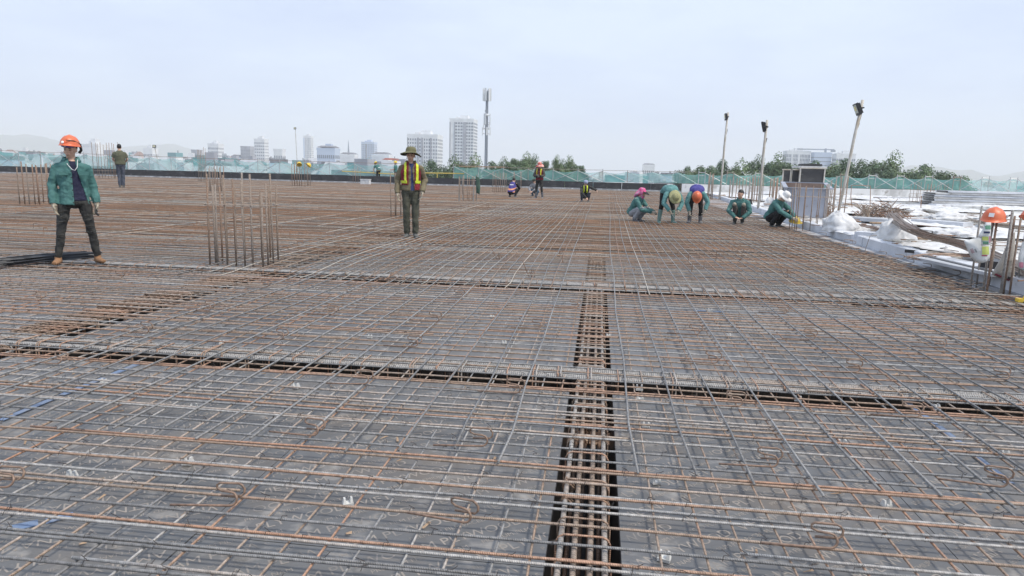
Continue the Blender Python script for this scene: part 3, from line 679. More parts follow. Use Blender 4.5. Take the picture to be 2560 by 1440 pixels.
def fz(px, which): return onY(px, lerp(which, px), YF if px < 1700 else 56).z
px = -110; k = 0; frames = []
while px < 2660:
    gap = 1010 < px < 1100
    Yp = YF + .35 if px < 1700 else 56.0
    if not gap: frames.append((px, Yp))
    px += (54 if px < 700 else 62) if px < 1700 else 71
sides = [(-20, 'the left picture edge'), (50, 'the leftmost column bars'), (135, 'the brown column bars at left'), (205, 'the green jacket man'), (258, 'the long white building'), (320, 'the man seen from behind'), (400, 'the small low floodlight'), (470, 'the far white stepped block'), (520, 'the slender tall bars'), (575, 'the white hotel block'), (625, 'the grey blue office block'), (680, 'the slim white tower'), (735, 'the left floodlight pole'), (800, 'the two yellow helmets'), (860, 'the blue hospital'), (910, 'the short dark bars'), (970, 'the bending yellow helmet man'), (1090, 'the bush hat man'), (1150, 'the yellow guard pipe'), (1215, 'the telecom mast'), (1275, 'the level plank'), (1340, 'the striped vest worker'), (1400, 'the red hat worker'), (1470, 'the pale cap worker'), (1560, 'the open town view'), (1630, 'the lone white building'), (1700, 'the pink scarf woman'), (1770, 'the orange helmet worker'), (1830, 'the left right-hand floodlight'), (1900, 'the bareheaded worker'), (1965, 'the middle right-hand floodlight'), (2040, 'the black form panels'), (2110, 'the tall leaning floodlight'), (2185, 'the rusty hoop'), (2260, 'the tallest right-hand tree'), (2330, 'the square cage'), (2400, 'the end of the tree row'), (2500, 'the panel stack'), (2800, 'the right picture edge')]
for i, (px, Yp) in enumerate(frames):
    zb, zt_ = fz(px, BASE), fz(px, TOP) + .12; p = onY(px, 450, Yp); right = px > 1700
    t = thing('scaffold_frame', f'pale scaffold frame with crossed braces near {next(n for x, n in sides if px < x)}', 'scaffold', (p.x, Yp, zb), 0, 'scaffold frames holding the net along the far edge')
    h = zt_ - zb; wd = .5 if right else .0; mt = M['pipe'] if (i % 4) else M['pipe_old']
    m = MB(); m.tube([(-wd / 2, 0, 0), (-wd / 2, 0, h + U(0, .12))], .026, 6); m.build('post', mt, t)
    if right:
        m = MB(); m.tube([(wd / 2, 0, 0), (wd / 2, 0, h + U(0, .1))], .026, 6); m.build('post', mt, t)
        m = MB(); m.tube([(-wd / 2, 0, h - .06), (wd / 2, 0, h - .06)], .022, 5); m.tube([(-wd / 2, 0, h - .3), (wd / 2, 0, h - .3)], .016, 5); m.build('ledger', mt, t)
    if i + 1 < len(frames) and frames[i + 1][0] - px < 90:
        q = onY(frames[i + 1][0], 450, frames[i + 1][1]); dx = q.x - p.x; zq = fz(frames[i + 1][0], BASE) - zb
        for (a, b, off) in (((wd / 2, -.05, h * .88), (dx - wd / 2, -.05, zq + h * .02), 0), ((wd / 2, .05, h * .02), (dx - wd / 2, .05, zq + h * .88), 1)):
            if not right and off and i % 3 == 0: continue
            m = MB(); m.tube([a, b], .021, 5); m.build('cross_brace', M['pipe'], t)
        if not right:
            m = MB(); m.tube([(0, 0, h - .05), (dx, 0, zq + h - .05)], .018, 5); m.build('top_rail', M['pipe_old'], t)
for i in range(0, len(frames) - 1, 4):
    seg = frames[i:i + 5]
    if any(b[0] - a[0] > 90 for a, b in zip(seg, seg[1:])): seg = [f for f in seg if f[0] < 1050] if seg[0][0] < 1050 and seg[1][0] < 1050 else [f for f in seg if f[0] > 1050]
    if len(seg) < 2: continue
    p0 = onY(seg[0][0], 450, seg[0][1]); rows = 5; cols = (len(seg) - 1) * 6
    mb = MB(); vs = []
    for c in range(cols + 1):
        px = seg[0][0] + (seg[-1][0] - seg[0][0]) * c / cols; Yp = seg[0][1] + (seg[-1][1] - seg[0][1]) * c / cols + .12
        ph = (c % 6) / 6; sag = .16 * math.sin(ph * math.pi) + U(-.015, .015)
        b0, t0 = onY(px, lerp(BASE, px), Yp), onY(px, lerp(TOP, px), Yp)
        t0.z -= sag
        if seg[0][0] < 1050 < px + 200 and False: pass
        for r_ in range(rows): f = r_ / (rows - 1); v = b0.lerp(t0, f); v.y += .08 * math.sin(c * .9 + r_) ; vs.append(v)
    mb.add(vs, [(c * rows + r_, (c + 1) * rows + r_, (c + 1) * rows + r_ + 1, c * rows + r_ + 1) for c in range(cols) for r_ in range(rows - 1)])
    mb.build('safety_net', M['net'], origin=p0, smooth=True, label=f'sagging green safety net by {next(n for x, n in sides if seg[0][0] < x)}' + (', left piece' if i % 8 else ', right piece'), cat='safety net', group='green safety nets on the far scaffold')
# yellow guard pipe and wooden plank in the gap
a, b = onY(1030, 432, YF), onY(1160, 434, YF); m = MB(); m.tube([a, b], .045, 8); m.tube([onY(1093, 433, YF), onY(1093, 452, YF)], .04, 6); m.build('guard_pipe', M['yellow'], origin=a, label='yellow guard pipe across the gap in the net', cat='pipe')
a, b = onY(855, 428, YF), onY(1000, 436, YF); m = MB(); m.tube([a, b], .04, 8); m.build('guard_pipe', M['yellow'], origin=a, label='dull yellow pipe beside the bending man in yellow helmet', cat='pipe')
a, b = onY(1148, 416, YF - .1), onY(1262, 418, YF - .1); m = MB(); m.bar(a, b, .2, .08); m.build('plank', M['wood'], origin=a, label='pale plank lying level on the scaffold under the telecom mast', cat='plank')

# ------------------------------------------------------------------ raised white platform at right
PZ = .24
M['white'] = pmat('white_sheeting', (.7, .7, .69), .8, c2=(.46, .455, .44), ns=.9, lo=.48, hi=.66, c3=(.33, .31, .28), ns3=2.2, lo3=.58, hi3=.72, bump=.5, bs=4)
M['white_clean'] = pmat('white_fabric', (.74, .74, .735), .75, c2=(.55, .55, .55), ns=5, bump=.5, bs=9)
M['aac'] = pmat('pale_aerated_block', (.62, .64, .68), .85, c2=(.5, .52, .55), ns=2.5, c3=(.36, .36, .37), ns3=14, lo3=.66, hi3=.75, bump=.35, bs=25)
M['aac_grey'] = pmat('grey_panel', (.45, .47, .5), .8, c2=(.34, .35, .37), ns=2)
pl = MB(); rows = []; ny, nx = 60, 46
for j in range(ny + 1):
    Yj = 3.0 + (56.4 - 3) * (j / ny) ** 1.35; e = edgeX(Yj) + .1
    for i in range(nx + 1):
        Xi = e + (62 - e) * (i / nx) ** 1.7
        z = PZ - .04 + .07 * noise.noise(V(Xi * .9, Yj * .7, 2)) + .045 * noise.noise(V(Xi * 2.7, Yj * 2.3, 5)); rows.append((Xi, Yj, z))
pl.add(rows, [(j * (nx + 1) + i, j * (nx + 1) + i + 1, (j + 1) * (nx + 1) + i + 1, (j + 1) * (nx + 1) + i) for j in range(ny) for i in range(nx)])
pl.build('platform', M['white'], kind='structure', smooth=True, label='raised slab covered with white sheeting right of the mesh')
sb = MB(); sb.box((33.5, 28, -.35), (57, 57, .9)); sb.build('slab', M['concrete'], kind='structure', label='concrete slab under the white sheeting')
ew = thing('edge_wall', 'low pale aerated-block upstand dividing the rebar mesh from the white platform', 'wall', (5.1, 6, 0))
Y = 4.6
while Y < 46:
    l_ = U(1.7, 2.3); a, b = V(edgeX(Y) + .06, Y, 0), V(edgeX(Y + l_ - .012) + .06, Y + l_ - .012, 0); dx = U(-.008, .008)
    seg = 14; m = MB(); vs = []
    for q in range(seg + 1):
        p = a.lerp(b, q / seg); zt2 = .285 + U(-.008, .006)
        for (ox, z) in ((0, -.03), (0, zt2 - .012), (.012 + U(0, .014), zt2), (.2, zt2 + U(-.03, .01)), (.2, -.03)): vs.append(V(p.x + ox + dx, p.y, z))
    fs = [(q * 5 + r_, (q + 1) * 5 + r_, (q + 1) * 5 + (r_ + 1) % 5, q * 5 + (r_ + 1) % 5) for q in range(seg) for r_ in range(5)] + [(0, 1, 2, 3, 4), tuple(seg * 5 + r_ for r_ in (4, 3, 2, 1, 0))]
    m.add([v - V(5.1, 6, 0) for v in vs], fs); m.build('block', M['aac'], ew); Y += l_
up = thing('upstand_wall', 'white upstand wall below the scaffold fence beyond the platform', 'wall', (25, 55.4, 0))
m = MB(); vs = []
for q in range(31):
    px = 1705 + 900 * q / 30; tpt = onY(px, lerp(BASE, px) + 1, 55.6); vs += [V(tpt.x - 25, .1, .1), V(tpt.x - 25, .1, tpt.z), V(tpt.x - 25, .4, tpt.z), V(tpt.x - 25, .4, .1)]
m.add(vs, [(q * 4 + r_, (q + 1) * 4 + r_, (q + 1) * 4 + (r_ + 1) % 4, q * 4 + (r_ + 1) % 4) for q in range(30) for r_ in range(4)]); m.build('render_face', M['white'], up)
# building body below the deck
bb = MB(); bb.box((0, 29.6, -11.4), (150, 59.5, 21.0)); bb.build('building_body', M['concrete'], kind='structure', label='concrete building under the roof deck')
# ------------------------------------------------------------------ column starter bars
def cage(label, pl_, pr_, py, dep, nx, ny, h, r_=.011, ties=(), z=.03, jit=.08, corner=0, mat='bar_thick', name='column_rebar'):
    a, b = at(pl_, py, z), at(pr_, py, z); b = V(b.x, a.y, z) if abs(b.y - a.y) < .8 else b
    u = (b - a); w_ = u.length; u.normalize(); v = V(-u.y, u.x, 0); o = a.copy()
    t = thing(name, label, 'column bars', a, 0, 'column starter bars rising from the deck')
    spots = [(w_ * i / (nx - 1), 0, 0) for i in range(nx)] + [(w_ * i / (nx - 1), dep, 0) for i in range(nx)]
    for j in range(1, ny - 1): spots += [(0, dep * j / (ny - 1), 0), (w_, dep * j / (ny - 1), 0)]
    for (x, y, _) in spots:
        p = u * (x + U(-.01, .01)) + v * y; hh = h * (1 + U(-jit, jit)); l_ = V(U(-.015, .015), U(-.015, .015), 0)
        end = x in (0, w_)
        m = MB(); m.tube([p, p + l_ * .5 + V(0, 0, hh * .5), p + l_ + V(0, 0, hh)], r_, 7, U(.58, .92)); m.build('vertical_bar', M[mat], t, smooth=True)
        if corner and end and y in (0, dep):
            m = MB()
            for q in range(3): m.tube([p + V(U(-.03, .03), U(-.03, .03), 0), p + V(U(-.03, .03), U(-.03, .03), hh * U(.85, 1))], r_, 6, U(.4, .7))
            m.build('bar_bundle', M[mat], t)
    for zt in ties:
        m = MB(); e = .02; c = [u * -e + v * -e, u * (w_ + e) + v * -e, u * (w_ + e) + v * (dep + e), u * -e + v * (dep + e)]
        m.tube([q + V(0, 0, zt + U(-.008, .008)) for q in c + [c[0]]], .006, 5, .6, cap=False); m.build('tie_ring', M['bar'], t)
    return t
cage('large cage of thick ribbed column bars right of the man in the green jacket', 524, 678, 667, .46, 7, 4, 1.14, .0125, (.84,), jit=.12)
cage('brown column bars behind the left man, at the left edge of the deck', 50, 130, 515, .7, 5, 3, 1.2, .017, (.95, .3))
cage('tall thin column bars beside the man seen from behind', 257, 300, 449, 1.0, 4, 3, 2.7, .018, (.15, .4, .65), jit=.05)
cage('slender tall bars at far left of the large column cage', 497, 514, 456, .6, 3, 2, 2.4, .016, (.8,), jit=.06)
cage('dense brown column bars just behind the large column cage', 517, 557, 482, .7, 4, 3, 1.2, .017, (.5,))
cage('column bars carrying the left yellow helmet below the floodlight', 731, 751, 467, .7, 3, 3, 1.55, .018, (1.0,))
cage('thin column bars carrying the right yellow helmet below the floodlight', 763, 772, 467, .5, 2, 2, 1.45, .016, (.9,))
cage('short dark bars left of the bending man at the parapet', 883, 903, 459, .6, 3, 2, 1.3, .016)
cage('narrow column bars half hidden by the man in the bush hat', 978, 1046, 548, .4, 6, 2, 1.2, .012, (.25, .8), jit=.04)
cage('column bars with thick corner bundles and a dark cloth hung on the right', 1148, 1189, 507, .7, 4, 2, 1.15, .014, (.95,), corner=1)
cage('grey column bars left of the crouching worker in the striped vest', 1232, 1264, 484, .8, 4, 2, 1.3, .016, (.5, 1.0))
cage('two far bars right of the crouching worker in the striped vest', 1284, 1303, 472, .6, 2, 2, 1.4, .02)
cage('rusty bars standing right behind the bending worker in the orange helmet', 1701, 1752, 480, .9, 4, 2, 1.4, .025, (.4,))
cage('thick pair of bars just right of the bending worker in the orange helmet', 1771, 1779, 502, .5, 2, 2, 1.55, .03)
cage('rusty column bars behind the crouching bareheaded worker', 1829, 1871, 508, .8, 4, 2, 1.3, .022, (1.0,), corner=1)
cage('bunch of thin bars at the foot of the middle right floodlight pole', 1884, 1901, 514, .7, 4, 3, 1.45, .014, (1.1,))
cage('rusty bars leaning at the left side of the steel bin', 1929, 1943, 507, .5, 3, 2, 1.15, .028, (.6,), z=.2)
cage('tall open cage of rusty bars right of the worker in the white hat', 1990, 2064, 583, .62, 6, 4, 1.2, .0105, (.36, .92), jit=.07)
cage('rusty bars left of the tall right floodlight pole', 2082, 2104, 537, .5, 3, 2, 1.25, .016, (.7,), z=.2)
cage('square cage of thin bars standing against the stacked white panels', 2313, 2364, 512, .9, 7, 3, 1.15, .011, (.15, .35, .55, .75), z=.2)
# right foreground column, each bar picked from the photograph
t = thing('column_rebar', 'heavy rusty column bars at the right edge carrying helmets and bags', 'column bars', at(2480, 744, .03), 0, 'column starter bars rising from the deck')
o = t.location.copy()
for (px, py, ty, r_, tn) in [(2425, 728, 515, .012, .5), (2440, 722, 562, .011, .45), (2456, 742, 552, .014, .5), (2465, 744, 553, .013, .9), (2499, 748, 525, .0155, .42), (2507, 744, 540, .012, .85), (2522, 748, 545, .012, .82), (2539, 744, 560, .011, .5), (2575, 741, 550, .012, .7), (2470, 728, 600, .011, .6), (2575, 748, 520, .013, .6)]:
    p = at(px, py, .03); top = onY(px + (py - ty) * .165, ty, p.y)
    m = MB(); m.tube([p - o, (p - o) + V(U(-.005, .005), 0, (top.z - p.z) * .5), V(p.x - o.x, p.y - o.y, top.z - o.z)], r_, 8, tn); m.build('vertical_bar', M['bar_thick'], t, smooth=True)
for zt in (.93, .6): 
    m = MB(); a, b = at(2425, 728, .03) - o, at(2600, 735, .03) - o; m.tube([a + V(0, 0, zt), b + V(0, -.03, zt)], .006, 5, .7); m.build('tie_ring', M['bar'], t)
# rebar frame standing on the platform, single post
def arch(label, pts, r_, z=.22):
    Y0 = at(*pts[0], z).y; P = [onY(x, y, Y0) for x, y in pts]; m = MB(); m.tube(P, r_, 7, .8)
    return m.build('rebar_hoop', M['rust'], origin=P[0], label=label, cat='rebar hoop')
arch('rusty square rebar hoop standing upright behind the scrap pile', [(2130, 518), (2127, 490), (2129, 464), (2150, 463), (2176, 465), (2176, 490), (2175, 516)], .016)
arch('single rusty post left of the square cage on the platform', [(2302, 527), (2303, 490)], .018)

# ------------------------------------------------------------------ floodlights on poles
M['lamp_black'] = pmat('black_lamp_housing', (.02, .02, .022), .5)
M['lamp_glass'] = pmat('lamp_glass', (.5, .5, .44), .15)
M['led'] = pmat('led_plate', (.65, .58, .25), .4)
M['pole'] = pmat('pale_pole', (.52, .5, .46), .6, c2=(.38, .33, .26), ns=4)
def flood(label, base, top, z, size, yaw, pitch, r_=.035):
    b = at(*base, z); tp2 = onY(*top, b.y)
    t = thing('floodlight', label, 'floodlight', b, 0, 'floodlights on thin poles')
    d = tp2 - b; m = MB(); m.tube([V(0, 0, 0), d * .33 + V(.01, 0, 0), d * .66 + V(-.012, 0, 0), d], r_, 8, U(.3, .6)); m.build('pole', M['pole'], t, smooth=True)
    rot = Matrix.Rotation(yaw, 3, 'Z') @ Matrix.Rotation(pitch, 3, 'X'); c = d * (1 - .5 * size / d.length) + rot @ V(0, -.12 * size / .5, 0)
    s = size
    m = MB(); m.box(c, (s, s * .16, s * .8), rot); m.build('housing', M['lamp_black'], t)
    m = MB(); m.box(c + rot @ V(0, -s * .085, .02), (s * .8, s * .02, s * .55), rot); m.build('glass', M['lamp_glass'], t)
    m = MB(); m.box(c + rot @ V(0, -s * .1, .04), (s * .4, s * .02, s * .28), rot); m.build('led_plate', M['led'], t)
    m = MB()
    for k in range(6): m.box(c + rot @ V((k - 2.5) * s * .16, s * .13, 0), (s * .04, s * .12, s * .7), rot)
    m.build('cooling_fins', M['lamp_black'], t)
    m = MB(); br = rot @ V(0, s * .3, -s * .1)
    for sg in (-1, 1): m.bar(c + rot @ V(sg * s * .53, 0, 0), c + rot @ V(sg * s * .4, s * .3, -s * .05), .02, .05)
    m.bar(c + rot @ V(-s * .42, s * .3, -s * .05), c + rot @ V(s * .42, s * .3, -s * .05), .05, .03); m.build('bracket', M['lamp_black'], t)
    m = MB(); m.tube([c + rot @ V(0, s * .15, -s * .4), c + V(.1, .05, -s * 1.1), d * .8 + V(.06, 0, 0), d * .6 + V(-.05, 0, 0), d * .35 + V(.05, 0, 0), d * .1], .012, 4); m.build('cable', M['lamp_black'] if size < .5 else M['pole'], t)
flood('tallest floodlight, on the leaning pale pole at the far right', (2095, 533), (2157, 250), .24, .52, R(-98), R(24), .05)
flood('floodlight on the leftmost of the three right-hand poles', (1798, 498), (1820, 281), .24, .42, R(-92), R(8), .05)
flood('floodlight seen from its side on the middle of the three right-hand poles', (1895, 522), (1918, 300), .24, .45, R(-108), R(14), .045)
flood('floodlight on the thin pole above the two yellow helmets at left', (744, 430), (738, 318), .2, .5, R(-10), R(-16), .05)
flood('small floodlight low above the net right of the man seen from behind', (398, 424), (386, 362), .2, .6, R(0), R(-10), .05)

# ------------------------------------------------------------------ hard hats
M['orange'] = pmat('orange_plastic', (.7, .15, .06), .42, c2=(.62, .2, .1), ns=9, lo=.5, hi=.8)
M['yellow_p'] = pmat('yellow_plastic', (.75, .52, .06), .38)
M['sticker'] = pmat('white_sticker', (.75, .75, .75), .5)
M['ink'] = pmat('dark_ink', (.02, .03, .09), .5)
M['strap'] = pmat('black_strap', (.02, .02, .02), .7)
def helmet(parent, T, mt, name='helmet', sticker=False, n=24):
    m = MB()
    def fn(p, a):
        fr = max(0, -math.sin(a)); r_ = math.hypot(p.x, p.y)
        if r_ > 1.0: p = V(p.x * (1 + .0 * fr), p.y * (1 + .30 * fr ** 2), p.z - .006 * fr)
        z = p.z + (.009 * max(0, 1 - abs(p.x) / .22) if p.z > .03 else 0) + (.004 * max(0, 1 - abs(abs(p.x) - .45) / .12) if p.z > .05 else 0)
        return V(p.x * .118, p.y * .142, z)
    m.lathe([(.0, .135), (.28, .131), (.52, .117), (.74, .093), (.9, .06), (.985, .02), (1.0, 0), (1.09, -.008), (1.1, -.012), (.98, -.008), (.93, .0), (.84, .06), (.5, .105), (0, .12)], n, None, fn=fn)
    m.v = [tuple(T @ Vector(v)) for v in m.v]
    o = m.build(name, M[mt], parent, smooth=True)
    if sticker:
        b = MB(); b.v = []; b.box((0, -.148, .062), (.05, .006, .045), Matrix.Rotation(R(-22), 3, 'X')); b.v = [tuple(T @ Vector(v)) for v in b.v]; b.build('sticker', M['sticker'], parent)
        b = MB(); b.add([(-.016, -.1525, .05), (.016, -.1525, .05), (0, -.1455, .076)], [(0, 1, 2)]); b.v = [tuple(T @ Vector(v)) for v in b.v]; b.build('triangle_mark', M['ink'], parent)
        b = MB(); b.box((.1185, .03, .035), (.006, .075, .03), Matrix.Rotation(R(14), 3, 'Y')); b.v = [tuple(T @ Vector(v)) for v in b.v]; b.build('label_sticker', M['sticker'], parent)
        vs, fs, L_ = text_geo('BEST', .024)
        b = MB(); b.add([T @ V(.1232 - (y - .006) * .2, .03 - L_ / 2 + x, .028 + y) for x, y, _ in vs], fs); b.build('lettering', M['ink'], parent)
        b = MB(); b.tube([T @ V(.09, .08, .0), T @ V(.07, .16, .015), T @ V(.12, .2, .04)], .01, 6); b.build('chin_strap', M['strap'], parent)
    return o
def helmet_thing(label, p, rz, mt, scale=1.0, tilt=(0, 0), sticker=False, group=None):
    t = thing('helmet', label, 'helmet', p, rz, group); t.rotation_euler = (tilt[0], tilt[1], rz); t.scale = (scale,) * 3
    helmet(t, Matrix.Identity(4), mt, 'shell', sticker); return t
Yr = at(2470, 744, .03).y
p = onY(2484, 548, Yr); helmet_thing('orange helmet with a white triangle sticker, set on the right column bars', p, R(-38), 'orange', 1.05, (R(4), R(3)), True)
p = onY(2588, 546, Yr); helmet_thing('orange helmet cut off by the right picture edge, on the last bars', p, R(60), 'orange', 1.05, (R(10), R(20)))
p = at(748, 467, .03); p = onY(748, 412, p.y); helmet_thing('left yellow helmet hung on bars under the far floodlight', p, R(30), 'yellow_p', 1.45, (R(-30), 0))
p = at(771, 467, .03); p = onY(771, 414, p.y); helmet_thing('right yellow helmet hung on thin bars under the far floodlight', p, R(-30), 'yellow_p', 1.35, (R(-40), R(10)))
p = at(1987, 553, .29); helmet_thing('yellow helmet lying on the edge wall beside the white hat worker', p, R(70), 'yellow_p', 1.0, (R(8), R(-22)))

# ------------------------------------------------------------------ things on the platform
M['bin'] = pmat('blue_grey_steel', (.36, .38, .44), .5, c2=(.28, .29, .33), ns=1.5, c3=(.2, .13, .09), ns3=5, lo3=.64, hi3=.74)
M['bin_in'] = pmat('rusty_steel_inside', (.25, .17, .13), .7, c2=(.32, .24, .2), ns=3)
Z0 = .22
a, b = at(1962, 541, Z0), at(2066, 545, Z0); bw = (b - a).length; bh = onY(1962, 470, a.y).z - Z0; bd = 1.35
t = thing('steel_bin', 'open blue grey steel bin with a rusty inside and flared rim', 'bin', ((a.x + b.x) / 2, (a.y + b.y) / 2, Z0), math.atan2((b - a).y, (b - a).x) - .04)
for (nm, c, d_) in (('front_panel', (0, 0, bh / 2), (bw, .03, bh)), ('back_panel', (0, bd, (bh + .16) / 2), (bw, .03, bh + .16)), ('side_panel', (-bw / 2 + .015, bd / 2, bh / 2), (.03, bd - .034, bh)), ('side_panel', (bw / 2 - .015, bd / 2, bh / 2), (.03, bd - .034, bh)), ('floor_plate', (0, bd / 2, .06), (bw - .07, bd - .04, .03))):
    m = MB(); m.box(c, d_); m.build(nm, M['bin_in'] if nm in ('back_panel', 'floor_plate') else M['bin'], t)
m = MB(); m.box((0, .018 + .012, bh / 2 - .02), (bw - .07, .012, bh - .05)); m.build('inner_lining', M['bin_in'], t)
for (c, d_) in (((0, -.05, bh + .015), (bw + .22, .13, .03)), ((0, bd + .05, bh + .175), (bw + .22, .13, .03))):
    m = MB(); m.box(c, d_); m.build('rim', M['bin'], t)
for sg in (-1, 1): m = MB(); m.bar((sg * (bw / 2 + .045), .02, bh + .012), (sg * (bw / 2 + .045), bd, bh + .172), .13, .03); m.build('rim', M['bin'], t)
for x in (-bw / 2 + .05, -bw * .28, bw / 2 - .05):
    m = MB(); m.box((x, -.045, bh / 2 - .01), (.06, .06, bh - .03)); m.build('rib', M['bin'], t)
# black form panels behind the bin
Yb = 31.0; t = thing('form_panels', 'black formwork panels with pale frames standing behind the steel bin', 'formwork', onY(2010, 470, Yb) * 1.0)
o = t.location.copy(); o.z = Z0; t.location = o
def rel(px, py, Y): return onY(px, py, Y) - o
for (xa, xb, ya, yb, dy, nm) in ((1958, 1977, 425, 470, 0, 'black_panel'), (1979, 1999, 425, 470, 0, 'black_panel'), (2001, 2062, 421, 470, -.3, 'black_panel')):
    p, q = rel(xa, ya, Yb + dy), rel(xb, ya, Yb + dy); m = MB(); m.box(((p.x + q.x) / 2, dy, p.z / 2), (q.x - p.x, .05, p.z)); m.build(nm, M['parapet'], t)
    for xx in (p.x, q.x): m = MB(); m.box((xx, dy - .04, p.z / 2), (.05, .05, p.z + .02)); m.build('frame_post', M['pole'], t)
    m = MB(); m.box(((p.x + q.x) / 2, dy - .05, p.z + .02), (q.x - p.x + .1, .09, .05)); m.build('frame_rail', M['pole'], t)
p, q = rel(1999, 421, Yb), rel(2063, 421, Yb); m = MB(); m.box(((p.x + q.x) / 2, .5, p.z + .07), (q.x - p.x, 1.5, .06)); m.build('lid', M['white_clean'], t)
m = MB(); m.box(((p.x + q.x) / 2, .4, p.z + .16), ((q.x - p.x) * .7, .9, .08)); m.build('top_sheet', M['parapet'], t)

def sack(name, label, base, wpx, hpx, z, mt, seed, peak=0.0, cat='sack', droop=.35):
    c = at(*base, z); D = depth(c); w_, h_ = wpx * D / FPX, hpx * D / FPX
    m = MB(); n, k = 56, 34; vs = []
    for i in range(k + 1):
        th = math.pi * i / k
        for j in range(n):
            a = 2 * math.pi * j / n
            d = V(math.sin(th) * math.cos(a), math.sin(th) * math.sin(a), -math.cos(th))
            nn = 1 + .22 * noise.noise(d * 1.7 + V(seed, 0, 0)) + .3 * (.3 - abs(noise.noise(d * 2.6 + V(0, seed, 0)))) + .16 * (.3 - abs(noise.noise(d * 6 + V(0, 0, seed)))) + .04 * noise.noise(d * 15 + V(seed, seed, 0))
            x = d.x * w_ / 2 * nn; zz = max(-.25, d.z) * nn
            f = max(0, zz); x = x * (1 - droop * f) + peak * w_ * f
            vs.append(V(x, d.y * w_ * .33 * nn * (1 - droop * f), (zz + .25) / 1.25 * h_))
    m.add(vs, [(i * n + j, i * n + (j + 1) % n, (i + 1) * n + (j + 1) % n, (i + 1) * n + j) for i in range(k) for j in range(n)])
    return m.build(name, M[mt], origin=None, smooth=True, label=label, cat=cat), c
def put(oc): oc[0].location = oc[1]; return oc[0]
put(sack('white_sack', 'large crumpled white sack with a raised left peak, near the open cage', (2102, 578), 92, 46, .24, 'white_clean', 3.1, -.14, droop=.28))
put(sack('white_sack', 'second white sack, rounder, beside the long bundle of bars', (2236, 600), 88, 47, .24, 'white_clean', 8.7, -.07, droop=.22))
put(sack('white_sack', 'small white sack in front of the rusty bars at the steel bin', (1924, 511), 26, 18, .24, 'white_clean', 5.2, 0))
put(sack('white_sack', 'small white sack on the deck at the far left parapet', (66, 431), 30, 13, .05, 'white_clean', 6.6, 0))
put(sack('black_bag', 'small black bag hung beside the bars of the middle floodlight', (1876, 512), 9, 14, .24, 'lamp_black', 2.2, 0, 'bag'))
put(sack('fabric_heap', 'crumpled white fabric heap left of the orange helmet', (2368, 549), 92, 20, .24, 'white_clean', 12.3, .05, 'fabric', .3))
put(sack('fabric_heap', 'low white fabric fold behind the tangle of scrap bars', (2285, 540), 70, 14, .24, 'white_clean', 15.3, .0, 'fabric', .3))
put(sack('fabric_heap', 'flat white fabric fold under the long bundle of bars', (2400, 590), 120, 18, .24, 'white_clean', 17.3, .0, 'fabric', .2))

def sheet(label, px, py, wpx, dm_, seed, rz=0.0, hgt=.14):
    c = at(px, py, .25); D = depth(c); w_ = wpx * D / FPX; m = MB(); n, k = 40, 26; vs = []
    for j in range(k + 1):
        for i in range(n + 1):
            u, v = i / n - .5, j / k - .5; e = 1 + .25 * noise.noise(V(math.atan2(v, u) * 1.2, seed, 0)); q = V(u * w_ * 1.7, v * dm_ * 1.7, seed)
            r_ = max(0, 1 - (2 * max(abs(u), abs(v))) ** 4)
            z = .012 + hgt * .6 * r_ * (max(0, .45 - abs(noise.noise(q * 1.1))) * 1.2 + .5 * max(0, .35 - abs(noise.noise(q * 2.7 + V(7, 0, 0)))))
            p = V(u * w_ * e, v * dm_ * e, z); vs.append(Matrix.Rotation(rz, 3, 'Z') @ p)
    m.add(vs, [(j * (n + 1) + i, j * (n + 1) + i + 1, (j + 1) * (n + 1) + i + 1, (j + 1) * (n + 1) + i) for j in range(k) for i in range(n)])
    o = m.build('crumpled_sheet', M['white_clean'], smooth=True, label=label, cat='sheet', group='crumpled white sheets on the platform'); o.location = c
for a_ in (('crumpled white sheet beside the edge wall, right of the first sack', 2180, 590, 110, 1.6, 1.1), ('crumpled white sheet under the fanned rusty bars', 2370, 622, 150, 1.8, 2.2, .2), ('crumpled white sheet in front of the tangled scrap heap', 2270, 556, 150, 3, 3.3, -.1), ('crumpled white sheet by the foot of the tall floodlight', 2120, 528, 110, 4, 4.4), ('crumpled white sheet left of the steel bin', 1920, 500, 90, 5, 5.5, 0, .3), ('crumpled white sheet near the bars behind the bareheaded worker', 1850, 490, 80, 6, 6.6, 0, .35), ('crumpled white sheet under the orange helmet column', 2440, 585, 170, 2.6, 7.7, .1, .25), ('crumpled white sheet in front of the square cage', 2330, 523, 180, 5, 8.8, 0, .35), ('crumpled white sheet far behind the scrap heap', 2200, 497, 160, 9, 9.9, 0, .45), ('crumpled white sheet beside the panel stack', 2480, 520, 170, 5, 10.1, 0, .35)): sheet(*a_)
# loose bars: long wavy bundle
def bundle(label, path, n, spread, r_, mt, tint, name='rebar_bundle', flat=.5, wav=.02):
    P0 = [at(x, y, z) for x, y, z in path]; t = thing(name, label, 'rebar bundle', P0[len(P0) // 2])
    o = t.location.copy()
    for k in range(n):
        off = V(U(-1, 1), U(-1, 1), 0); h = U(-1, 1) * flat; ph = U(0, 6); P = []
        K = 14
        for i in range(K + 1):
            f = i / K * (len(P0) - 1); j = min(int(f), len(P0) - 2); g_ = f - j
            a = P0[max(j - 1, 0)]; b = P0[j]; c = P0[j + 1]; d = P0[min(j + 2, len(P0) - 1)]
            q = .5 * ((2 * b) + (c - a) * g_ + (2 * a - 5 * b + 4 * c - d) * g_ ** 2 + (3 * b - a - 3 * c + d) * g_ ** 3)
            P.append(q - o + off * spread + V(wav * math.sin(ph + i * .8), wav * math.cos(ph * 2 + i * .7), h * spread))
        m = MB(); m.tube(P, r_, 5, tint()); m.build('bar', M[mt], t)
    return t
